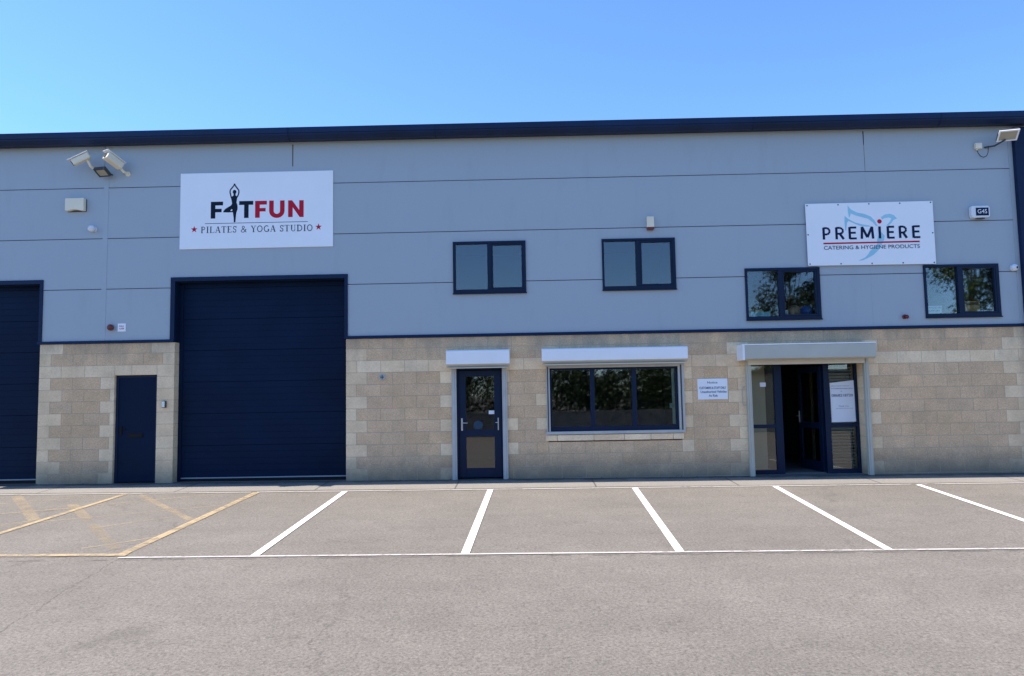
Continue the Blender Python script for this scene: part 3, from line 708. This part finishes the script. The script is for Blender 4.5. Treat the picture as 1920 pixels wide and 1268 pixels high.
t.plate(off([(-.447, .285), (-.443, .318), (-.461, .345), (-.461, .372), (-.445, .394), (-.426, .400), (-.405, .392), (-.391, .372), (-.391, .345), (-.407, .318), (-.404, .285)]), Y0, .001)
stroke(t, off([(-.488, .25), (-.503, .31), (-.514, .36), (-.508, .40), (-.437, .485), (-.428, .520)]), .024, Y0 - .001)
stroke(t, off([(-.378, .25), (-.348, .31), (-.341, .36), (-.345, .39), (-.417, .485), (-.428, .520)]), .024, Y0 - .0014)
t.build('dark_lettering', M['ink_dark'], sg)
t = MB()                                   # gap between bent leg and knee
t.plate(off([(-.505, -.012), (-.470, -.012), (-.462, .012), (-.480, .022)]), Y0 - .0011, .0005); t.build('leg_gap', M['signwhite'], sg)
t = MB()
t.plate(off([(-.025, -.157), (.065, -.157), (.065, -.036), (.178, -.036), (.178, .032), (.065, .032), (.065, .098), (.201, .098), (.201, .173), (-.025, .173)]), Y0, .001)
U_ = [(.246, .174), (.246, -.03)] + [(.395 - .149 * math.cos(R(a)), -.03 - .138 * math.sin(R(a))) for a in range(15, 180, 15)] + [(.544, -.03), (.544, .172), (.456, .172), (.456, -.03)] + [(.395 + .061 * math.cos(R(a)), -.03 - .058 * math.sin(R(a))) for a in range(20, 180, 20)] + [(.334, -.03), (.334, .174)]
t.plate(off(U_), Y0, .001)
t.plate(off([(.612, -.157), (.700, -.157), (.700, .035), (.835, -.160), (.912, -.160), (.912, .168), (.826, .168), (.826, -.022), (.690, .170), (.612, .170)]), Y0, .001)
t.build('red_lettering', M['ink_red'], sg)
for q_ in (-1.197, 1.199):
    t = MB(); star(t, cx0 + q_, cz0 - .359, .068, Y0, 0); t.build('star', M['ink_red'], sg)
t = MB(); serif(t, 'PILATES & YOGA STUDIO', cx0 - 1.071, cx0 + 1.090, cz0 - .434, cz0 - .310, Y0 - .001); t.box(cx0 - .991, cx0 + .992, Y0 - .001, Y0, cz0 - .256, cz0 - .246)
t.build('small_lettering', M['ink_dark'], sg)

pg = empty('supplier_sign', (6.596, 0, 3.87))
tag(pg, 'white board reading PREMIERE catering and hygiene products with a pale bird logo', 'sign')
t = MB(); t.plate([(5.400, 3.875), (7.790, 3.865), (7.793, 5.068), (5.398, 5.060)], -.034, .010); t.build('sign_board', M['signwhite'], pg)
cx0, cz0 = 6.596, 4.466; Y0 = -.0445
t = MB()
for poly in ([(-.403, .548), (-.337, .466), (-.23, .408), (-.106, .381), (.017, .33), (.091, .248), (.141, .151), (.116, .136), (.05, .217), (-.033, .283), (-.141, .317), (-.264, .352), (-.349, .394), (-.367, .338), (-.385, .307), (-.402, .42)],
             [(-.469, .349), (-.394, .283), (-.272, .216), (-.148, .181), (-.008, .154), (-.009, .13), (-.166, .142), (-.304, .201), (-.403, .251), (-.429, .211), (-.452, .067), (-.468, .068), (-.476, .212)],
             [(.212, .31), (.285, .357), (.38, .371), (.457, .345), (.509, .28), (.444, .249), (.41, .202), (.352, .147), (.305, .148), (.38, .226), (.407, .282), (.361, .299), (.282, .292), (.233, .261)],
             [(.204, .022), (.263, -.044), (.251, -.123), (.155, -.297), (.04, -.406), (-.073, -.467), (-.169, -.505), (-.255, -.515), (-.119, -.451), (-.053, -.38), (-.019, -.325), (.112, -.232), (.118, -.12), (.154, -.025)]):
    t.plate(off(poly)[::-1], Y0, .0008)
t.build('bird_logo', M['ink_teal'], pg)
t = MB()
SANS = {'P': [[(0, 0), (0, 1)], [(0, .96), (.55, .96), (.85, .86), (.95, .70), (.85, .52), (.55, .43), (0, .43)]],
        'R': [[(0, 0), (0, 1)], [(0, .96), (.5, .96), (.8, .86), (.9, .71), (.8, .55), (.5, .46), (0, .46)], [(.45, .46), (.95, 0)]],
        'E': [[(0, 0), (0, 1)], [(0, .96), (1, .96)], [(0, .52), (.9, .52)], [(0, .045), (1, .045)]],
        'M': [[(0, 0), (.06, 1)], [(.06, 1), (.5, .12)], [(.5, .12), (.94, 1)], [(.94, 1), (1, 0)]]}
xsL = [(-.900, -.735, 'P'), (-.660, -.475, 'R'), (-.412, -.262, 'E'), (-.190, .068, 'M'), (.305, .448, 'E'), (.530, .705, 'R'), (.780, .928, 'E')]
yl_ = Y0 - .001
for a, b_, ch in xsL:
    for st in SANS[ch]:
        sw_ = .046 if len(st) < 3 and abs(st[0][1] - st[1][1]) > .3 else .038
        stroke(t, [(cx0 + a + .023 + u * (b_ - a - (.046 if abs(st[0][1] - st[-1][1]) > .3 else .023)), cz0 - .098 + v * .228) for u, v in st], sw_, yl_); yl_ -= .00012
t.box(cx0 + .150, cx0 + .196, Y0 - .006, Y0 - .005, cz0 - .098, cz0 + .131)
t.build('navy_lettering', M['ink_navy'], pg)
t = MB(); t.plate([(cx0 - .892, cz0 - .188), (cx0 + .910, cz0 - .184), (cx0 + .910, cz0 - .155), (cx0 - .892, cz0 - .159)], Y0 - .002, .001)
t.plate([(cx0 + .180 + .042 * math.cos(R(a)), cz0 + .229 + .042 * math.sin(R(a))) for a in range(0, 360, 20)], Y0 - .002, .001)
t.build('red_bar_and_dot', M['ink_red'], pg)
t = MB(); text_mb(t, 'CATERING & HYGIENE PRODUCTS', cx0 - .887, cx0 + .907, cz0 - .293, cz0 - .222, Y0 - .002); t.build('small_lettering', M['ink_navy'], pg)
for (sx_, sz) in [(-1.165, .56), (-.58, .565), (0, .57), (.58, .57), (1.16, .575), (-1.17, 0), (1.165, -.01), (-1.16, -.56), (-.58, -.565), (0, -.57), (.58, -.57), (1.16, -.575)]:
    s_ = MB(); s_.lathe((cx0 + sx_, Y0, cz0 + sz), (0, -1, 0), [(.0001, .006), (.012, .005), (.014, 0)], 10); s_.build('fixing_screw', M['dkgrey'], pg)

nb = empty('notice_board', (3.53, 0, 1.4)); tag(nb, 'small white notice with lines of grey print on block wall between shop window and entrance', 'notice')
t = MB(); t.box(3.249, 3.806, -.012, -.002, 1.400, 1.787); t.build('notice_panel', M['signwhite'], nb, bevel=.002)
for q_ in (('Notice', 3.43, 3.62, 1.695, 1.735, .01), ('CUSTOMERS & STAFF ONLY', 3.28, 3.78, 1.592, 1.638, .02), ('Unauthorised Vehicles', 3.30, 3.785, 1.520, 1.566, .02), ('At Risk', 3.45, 3.62, 1.448, 1.492, .02)):
    t = MB(); text_mb(t, *q_[:5], -.0125, off=q_[5]); t.build('text_line', M['ink_grey'], nb)
pt = empty('paper_poster', (6.05, Y, .92)); tag(pt, 'white paper poster with phone number taped in right glass panel of entrance', 'poster')
t = MB(); px = [(5.826, .925), (6.284, .932), (6.276, 1.715), (5.822, 1.668)]; t.plate(px, Y + .033, .002); t.build('sheet', M['paper'], pt)
for q_ in (('please ring for attention', 5.85, 6.18, 1.598, 1.622, 0), ('or if unattended please call us', 5.84, 6.25, 1.545, 1.575, .01), ('at', 6.02, 6.05, 1.50, 1.52, 0), ('0868218720', 5.845, 6.25, 1.405, 1.458, .02), ('Thank You', 5.97, 6.16, 1.215, 1.24, 0), ('we will be with you soon', 5.92, 6.24, 1.172, 1.196, 0)):
    t = MB(); text_mb(t, *q_[:5], Y + .0305, off=q_[5]); t.build('text_line', M['ink_grey'], pt)
t = MB(); t.box(4.50, 4.61, Y + .030, Y + .034, 1.62, 1.70); tag(t.build('door_sticker', M['paper'], loc=(4.55, Y, 1.62)), 'small white sticker high in left glass panel of entrance', 'sticker')
t = MB(); t.box(-.667, -.562, .068, .0715, 1.195, 1.262); tag(t.build('glass_label', M['paper'], loc=(-.61, .07, 1.2)), 'small white label at right edge of the glazed door glass', 'label')
t = MB(); t.lathe((-.87, .0715, .99), (0, -1, 0), [(.0001, .003), (.075, .003), (.085, .0)], 24); tag(t.build('round_disc', M['teal_dk'], loc=(-.87, .07, .9)), 'dim blue round disc low in upper glass of the glazed door', 'sticker')  # plain dim blue disc set on the glass
ns = empty('warning_plate', (-7.634, 0, 2.88)); tag(ns, 'small square white plate with red print beside the dark red sounder at far left', 'sign')
t = MB(); t.box(-7.710, -7.556, -.008, -.001, 2.880, 3.034); t.build('plate', M['signwhite'], ns, bevel=.002)
t = MB(); text_mb(t, 'FIRE', -7.68, -7.59, 2.965, 2.995, -.0085, off=.01); text_mb(t, 'ALARM', -7.68, -7.59, 2.92, 2.95, -.0085, off=.01); t.build('plate_lettering', mat('faded_red_print', (.5, .15, .15), .6), ns)

# ------------------------------------------------------------------ wall fittings
a = empty('alarm_box', (-8.56, 0, 5.21)); tag(a, 'plain ivory rectangular alarm box on cladding below the two cameras', 'alarm box')
t = MB(); n_ = 12; top = [(-8.742, 5.455), (-8.735, 5.466), (-8.385, 5.466), (-8.378, 5.455)]; botm = [(-8.378, 5.222)] + [(-8.44 - .24 * k / n_, 5.222 + .022 * math.sin(math.pi * k / n_)) for k in range(n_ + 1)] + [(-8.742, 5.222)]
t.plate((top + botm)[::-1], -.01, .085); t.build('cover', M['ivory'], a, bevel=.008)
t = MB(); t.box(-8.735, -8.372, -.012, -.001, 5.215, 5.46); t.build('back_plate', M['dkgrey'], a)
a = empty('motion_sensor', (-8.22, 0, 4.81)); tag(a, 'small white round sensor beside the vertical cover strip', 'sensor')
t = MB(); t.lathe((-8.215, -.01, 4.868), (-.35, -1, .05), [(.02, -.02), (.045, .0), (.062, .03), (.066, .06), (.05, .10), (.0001, .115)], 18); t.build('dome', M['plastic'], a, smooth=True)
t = MB(); t.lathe((-8.205, 0, 4.868), (0, -1, 0), [(.05, .0), (.05, .012), (.0001, .012)], 18); t.build('base', M['plastic'], a)
def cctv(p0, p1, bracket, label, w_=.125, h_=.12):
    root = empty('security_camera', bracket[-1]); tag(root, label, 'camera', 'security cameras under the gutter')
    p0, p1 = Vector(p0), Vector(p1); d = (p1 - p0).normalized()
    t = MB(); t.obox(p0, p1, w_, h_); t.build('housing', M['ivory'], root, bevel=.022)
    r = d.cross(Vector((0, 0, 1))).normalized(); u = r.cross(d)
    t = MB(); t.obox(p0 - d * .01 + u * (h_ / 2 + .012), p1 + d * .05 + u * (h_ / 2 + .012), w_ + .024, .012); t.build('sun_hood', M['white'], root, bevel=.005)
    t = MB(); t.lathe(p1 - d * .005, d, [(.052, 0), (.052, .012), (.042, .014), (.0001, .010)], 18); t.build('lens_window', M['black'], root)
    t = MB(); t.tube(bracket, .026, 10); t.build('bracket', M['ivory'], root)
    b_ = Vector(bracket[-1]); t = MB(); t.lathe(b_, (0, 1, 0), [(.0001, -.012), (.05, -.012), (.05, 0.0)], 16); t.build('wall_plate', M['ivory'], root)
cctv((-8.20, -.24, 6.25), (-8.47, -.33, 6.07), [(-8.25, -.25, 6.18), (-8.20, -.20, 6.05), (-8.15, -.10, 5.99), (-8.13, -.001, 5.97)], 'white bullet camera with hood aimed left, left one of the pair under gutter')
cctv((-7.64, -.14, 6.04), (-7.80, -.40, 6.19), [(-7.67, -.20, 6.05), (-7.61, -.10, 5.95), (-7.58, -.001, 5.94)], 'white bullet camera seen from below, right one of the pair under gutter', .165, .14)
def flood(c, w_, h_, tilt, yaw, root, arm, body):
    rot = Matrix.Rotation(yaw, 3, 'Z') @ Matrix.Rotation(tilt, 3, 'X'); c = Vector(c)
    def P(x, y, z): return c + rot @ Vector((x, y, z))
    def ob(x0, x1, y0, y1, z0, z1):
        m_ = MB(); vs = [P(*q) for q in ((x0, y0, z0), (x1, y0, z0), (x1, y1, z0), (x0, y1, z0), (x0, y0, z1), (x1, y0, z1), (x1, y1, z1), (x0, y1, z1))]
        m_.mesh_part(vs, [(0, 3, 2, 1), (4, 5, 6, 7), (0, 1, 5, 4), (1, 2, 6, 5), (2, 3, 7, 6), (3, 0, 4, 7)]); return m_
    ob(-w_ / 2, w_ / 2, -.01, .035, -h_ / 2, h_ / 2).build('housing', M['dkgrey'], root, bevel=.008)
    f = ob(-w_ / 2, w_ / 2, -.028, -.0105, h_ / 2 - .03, h_ / 2)
    for r in ((-w_ / 2, w_ / 2, -h_ / 2, -h_ / 2 + .022), (-w_ / 2, -w_ / 2 + .028, -h_ / 2 + .022, h_ / 2 - .03), (w_ / 2 - .028, w_ / 2, -h_ / 2 + .022, h_ / 2 - .03)):
        g_ = ob(r[0], r[1], -.028, -.0105, r[2], r[3]); f.mesh_part(g_.v, g_.f)
    f.build('bezel', body, root, bevel=.003)
    ob(-w_ / 2 + .028, w_ / 2 - .028, -.018, -.0102, -h_ / 2 + .022, h_ / 2 - .03).build('lens', M['lens'], root)
    t = MB(); t.tube(arm, .017, 8); t.build('bracket', M['dkgrey'], root)
r1 = empty('floodlight', (-7.92, 0, 5.9)); tag(r1, 'dark slim floodlight between and below the two cameras', 'floodlight')
flood((-7.97, -.20, 5.93), .25, .20, R(58), R(-12), r1, [(-7.955, -.18, 5.945), (-7.91, -.08, 5.935), (-7.89, -.001, 5.93)], M['dkgrey'])
r2 = empty('floodlight', (9.1, 0, 6.15)); tag(r2, 'large silver framed floodlight at top right beside navy downpipe', 'floodlight')
flood((9.12, -.30, 6.225), .34, .24, R(52), R(-14), r2, [(9.10, -.26, 6.15), (8.98, -.12, 6.08), (8.86, -.001, 6.09)], M['white'])
r3 = empty('junction_box', (8.70, 0, 6.05)); tag(r3, 'small white junction box with looped cable left of silver floodlight', 'junction box')
t = MB(); t.box(8.66, 8.785, -.065, -.001, 6.055, 6.165); t.build('box_body', M['ivory'], r3, bevel=.006)
t = MB(); t.tube([(8.70, -.03, 6.055), (8.70, -.03, 6.03)], .014, 8); t.build('gland', M['ivory'], r3)
t = MB(); t.tube([(8.70, -.03, 6.03), (8.72, -.03, 5.97), (8.76, -.035, 5.91), (8.81, -.04, 5.89), (8.86, -.05, 5.91), (8.88, -.07, 5.97), (8.88, -.09, 6.09)], .006, 6); t.build('cable', M['black'], r3)
a = empty('alarm_box', (2.46, 0, 4.62)); tag(a, 'narrow ivory bell box with dark red base above second upper window', 'alarm box')
t = MB(); t.plate([(2.392, 4.672), (2.528, 4.672), (2.522, 4.875), (2.396, 4.875)], -.002, .085); t.build('cover', M['ivory'], a, bevel=.006)
t = MB(); t.plate([(2.410, 4.620), (2.510, 4.620), (2.528, 4.640), (2.528, 4.670), (2.392, 4.670), (2.392, 4.640)], -.004, .078); t.build('strobe', M['red'], a, bevel=.006)
a = empty('alarm_box', (8.65, 0, 4.72)); tag(a, 'white alarm box with navy G4S label near downpipe right of PREMIERE board', 'alarm box')
t = MB(); t.plate([(8.500, 4.715), (8.800, 4.722), (8.825, 4.75), (8.828, 4.915), (8.80, 4.945), (8.50, 4.945), (8.48, 4.925), (8.48, 4.78)], -.002, .095); t.build('cover', M['plastic'], a, bevel=.012)
t = MB(); t.box(8.560, 8.797, -.1015, -.0985, 4.755, 4.905); t.build('label_panel', M['ink_navy'], a)
t = MB(); text_mb(t, 'G4S', 8.59, 8.765, 4.795, 4.875, -.102); t.build('label_lettering', M['signwhite'], a)
t = MB(); t.box(8.59, 8.73, -.08, -.02, 4.700, 4.7205); t.build('strobe', M['dkgrey'], a)
a = empty('dome_camera', (9.26, 0, 3.76)); tag(a, 'white dome camera with black lens beside the navy downpipe', 'camera')
t = MB(); t.lathe((9.24, -.001, 3.765), (.05, -1, 0), [(.066, 0), (.068, .03), (.062, .06), (.045, .085), (.0001, .095)], 22); t.build('dome', M['plastic'], a, smooth=True)
t = MB(); t.lathe((9.262, -.074, 3.760), (.3, -1, -.1), [(.030, 0), (.030, .010), (.022, .016), (.0001, .018)], 16); t.build('lens', M['black'], a)
def bell(x, z, label, s_=1.0):
    a = empty('fire_bell', (x, 0, z)); tag(a, label, 'bell', 'round red sounders on the cladding')
    t = MB(); t.lathe((x - .015 * s_, -.001, z), (0, -1, 0), [(.055 * s_, 0), (.06 * s_, .03), (.055 * s_, .05), (.0001, .05)], 20); t.build('base', M['red'], a, smooth=False)
    t = MB(); t.lathe((x + .005, -.0512, z - .005), (.1, -1, -.05), [(.048 * s_, 0), (.050 * s_, .03), (.03 * s_, .045), (.0001, .047)], 20); t.build('sounder', M['red'], a)
bell(-7.825, 2.96, 'dark red sounder beside the small square white plate'); bell(7.168, 2.88, 'dark red sounder between the two windows right of the entrance', .72)
a = empty('keypad', (-6.785, 0, 1.42)); tag(a, 'small silver entry keypad on cream blocks right of navy steel door', 'keypad')
t = MB(); t.box(-6.825, -6.745, -.04, -.004, 1.42, 1.548); t.build('keypad_body', M['dkgrey'], a, bevel=.005)
t = MB(); t.box(-6.82, -6.765, -.0435, -.0405, 1.43, 1.54); t.build('face_plate', M['steel'], a, bevel=.001)
a = empty('wall_vent', (-2.659, 0, 1.92)); tag(a, 'small round grey vent cap on blocks between roller door and glazed door', 'vent')
t = MB(); t.lathe((-2.659, -.002, 1.922), (0, -1, 0), [(.06, 0), (.06, .02), (.045, .03), (.045, .015), (.0001, .015)], 20); t.build('vent_ring', M['galv'], a)
t = MB(); t.box(-2.695, -2.623, -.028, -.02, 1.917, 1.927); t.box(-2.664, -2.654, -.0275, -.0205, 1.886, 1.958); t.build('vent_bars', M['dkgrey'], a)
t = MB()                                   # cable loop by the entrance guide
t.tube([(4.13, -.01, 1.62), (4.09, -.012, 1.62), (4.075, -.012, 1.58), (4.075, -.012, 1.32), (4.09, -.012, 1.28), (4.13, -.01, 1.28)], .006, 6)
tag(t.build('wall_cable', M['galv'], loc=(4.1, 0, 1.28)), 'thin grey cable looped on blocks left of the silver entrance guide', 'cable')

# ------------------------------------------------------------------ things standing behind the glass
t = MB(); t.box(4.33, 4.70, .10, .26, 2.937, 3.035); t.box(4.325, 4.36, .095, .265, 3.035, 3.05); t.box(4.67, 4.705, .095, .265, 3.035, 3.05)
tag(t.build('storage_box', M['ltblue'], loc=(4.5, .18, 2.93), bevel=.004), 'light blue box on the sill in window left of PREMIERE board', 'box')
t = MB(); t.tube([(4.44, .16, 3.075), (4.56, .16, 3.08)], .012, 8); t.box(4.42, 4.58, .13, .19, 3.037, 3.062); tag(t.build('hand_tool', M['ivory'], loc=(4.5, .18, 3.04)), 'thin pale object lying on the light blue box', 'tool')
t = MB(); t.lathe((5.03, .18, 2.95), (0, 0, 1), [(.0001, 0), (.036, 0), (.036, .10), (.030, .12), (.0001, .12)], 14); tag(t.build('cup', M['mint'], loc=(5.03, .18, 2.95), smooth=False), 'pale cup on sill beside the tan ball', 'cup')
def ball(x, y, z, r, m_, label):
    n_ = 14; t = MB(); t.lathe((x, y, z), (0, 0, 1), [(r * math.sin(math.pi * k / n_), -r * math.cos(math.pi * k / n_)) for k in range(n_ + 1)], 24); tag(t.build('ball', m_, loc=(x, y, z - r), smooth=True), label, 'ball')
ball(5.23, .34, 3.05, .13, M['tan'], 'tan ball behind glass beside the blue ball'); ball(5.44, .28, 3.045, .125, M['blue'], 'blue ball behind glass in window left of PREMIERE board')
a = empty('shop_card', (7.77, .1, 2.93)); tag(a, 'pale card with blue print in window right of PREMIERE board', 'card')
t = MB(); t.plate([(7.620, 2.935), (7.86, 2.935), (7.92, 2.955), (7.925, 3.085), (7.620, 3.09)], .10, .006); t.build('card_board', M['mint'], a)
t = MB(); text_mb(t, 'HYGIENE', 7.66, 7.90, 3.035, 3.065, .0935, off=.01); t.build('card_lettering', M['blue'], a)
t = MB(); text_mb(t, 'SUPPLIES', 7.66, 7.88, 2.98, 3.01, .0935, off=.01); t.build('card_lettering', M['blue'], a)
a = empty('yellow_case', (8.50, .15, 2.93)); tag(a, 'yellow case with dark top band in window right of PREMIERE board', 'case')
t = MB(); t.box(8.335, 8.64, .10, .22, 2.930, 3.165); t.build('case_body', M['yellow'], a, bevel=.008)
t = MB(); t.box(8.36, 8.61, .094, .0995, 3.09, 3.14); t.build('case_band', mat('brown_band', (.12, .06, .01), .5), a)

# ------------------------------------------------------------------ what stands across the yard (seen mirrored in the glass)
def tree(x, y, h, r, m_, label, n=2600, trunk=.3, seed=1):
    rnd = random.Random(seed); zb = gz(x, y); root = empty('tree', (x, y, zb)); tag(root, label, 'tree', 'trees across the yard')
    tk = MB(); th = h * trunk
    tk.tube([(x, y, zb - .1), (x + .05, y, zb + th * .5), (x, y + .05, zb + th), (x + .1, y, zb + h * .8)], .16, 8, 0, .04)
    cl_ = []
    for k in range(34):
        a_ = rnd.uniform(0, 6.28); u = rnd.uniform(0, 1); zz = zb + th + (h - th) * (u * .86 + .04)
        rad = r * (.35 + .65 * math.sin(math.pi * min(1, .2 + u * .8))) * rnd.uniform(.3, .8)
        c = Vector((x + rad * math.cos(a_), y + rad * math.sin(a_), zz)); cl_.append((c, rnd.uniform(.28, .5) * r))
        tk.tube([(x, y, zb + th * .8 + (zz - zb - th) * .5), tuple(c)], .05, 5, 0, .012)
    cl_.append((Vector((x, y, zb + h - .35 * r)), .4 * r))
    tk.build('trunk', M['bark'], root)
    cr = MB()
    for k in range(n):
        c, rr = cl_[rnd.randrange(len(cl_))]
        d = Vector((rnd.gauss(0, 1), rnd.gauss(0, 1), rnd.gauss(0, 1))).normalized() * rr * rnd.uniform(.35, 1.05)
        p = c + d; s_ = rnd.uniform(.07, .16); a_ = Vector((rnd.gauss(0, 1), rnd.gauss(0, 1), rnd.gauss(0, 1))).normalized(); b_ = a_.orthogonal().normalized()
        e_ = a_.cross(b_); t_ = rnd.random()
        cr.face([p - b_ * s_, p - e_ * s_ * .5, p + b_ * s_, p + e_ * s_ * .5], 0, (t_, t_, t_))
    cr.build('crown', m_, root)
tree(16.2, -31, 12.8, 2.6, M['leaf'], 'tall dark tree mirrored in window left of PREMIERE board', 13000, .2, 3)
tree(27.2, -31, 13.2, 2.9, M['leaf2'], 'tall bright tree mirrored in window right of PREMIERE board', 12000, .18, 5)
tree(23.8, -33, 7.4, 1.6, M['leaf'], 'short tree between the two tall ones across the yard', 3500, .3, 8)
tree(-4.2, -31, 7.9, 2.4, M['leaf'], 'broad tree whose tip shows mirrored in the first upper window', 6500, .15, 11)
tree(-.2, -32, 6.6, 2.3, M['leaf2'], 'rounded light green tree mirrored in the shop window', 6500, .15, 13)
tree(3.8, -31, 7.0, 2.4, M['leaf'], 'dark tree mirrored in the middle pane of shop window', 6500, .15, 17)
tree(8.0, -32, 6.8, 2.5, M['leaf2'], 'light green tree mirrored in the right pane of shop window', 6500, .15, 19)
tree(-8.6, -32, 6.8, 2.5, M['leaf2'], 'light green tree farthest left across the yard', 6000, .15, 23)
z0 = gz(0, -28)
bwl = MB(); bwl.box(-22, 9.5, -28.4, -28.1, z0 - .3, z0 + 1.3); bwl.box(-22, 9.5, -28.45, -28.05, z0 + 1.3, z0 + 1.38)
tag(bwl.build('boundary_wall', M['stone'], loc=(-6, -28.2, z0)), 'low stone boundary wall across the yard, mirrored in the glass', 'wall')
ob = empty('opposite_unit', (15, -32, z0)); tag(ob, 'low beige unit across the yard, mirrored in the entrance glass', 'building')
t = MB(); t.box(10.5, 20.5, -34, -29, z0 - .3, z0 + 3.3); t.build('wall', M['beige_wall'], ob)
t = MB(); t.box(10.2, 20.8, -34.3, -28.7, z0 + 3.3, z0 + 3.5); t.build('roof', M['dkroof'], ob)
for x_ in (11.6, 14.6, 18.0):
    t = MB(); t.box(x_, x_ + 1.4, -29, -28.97, z0 + 1.1, z0 + 2.2); t.build('window', M['black'], ob)
hd = MB(); rnd = random.Random(4)
for k in range(26000):
    x_ = rnd.uniform(-22, 9.4); zz = z0 + rnd.uniform(.4, 3.7 + .35 * math.sin(x_ * 1.1)); p = Vector((x_, -28.9 + rnd.gauss(0, .35), zz)); s_ = rnd.uniform(.06, .15)
    a_ = Vector((rnd.gauss(0, 1), rnd.gauss(0, 1), rnd.gauss(0, 1))).normalized(); b_ = a_.orthogonal().normalized(); e_ = a_.cross(b_); t_ = rnd.random()
    hd.face([p - b_ * s_, p - e_ * s_ * .5, p + b_ * s_, p + e_ * s_ * .5], 0, (t_, t_, t_))
tag(hd.build('hedge', M['leaf'], loc=(-6, -29, z0)), 'long clipped green hedge behind the low boundary wall', 'hedge')

for o in bpy.data.objects:
    if '_org' in o: del o['_org']
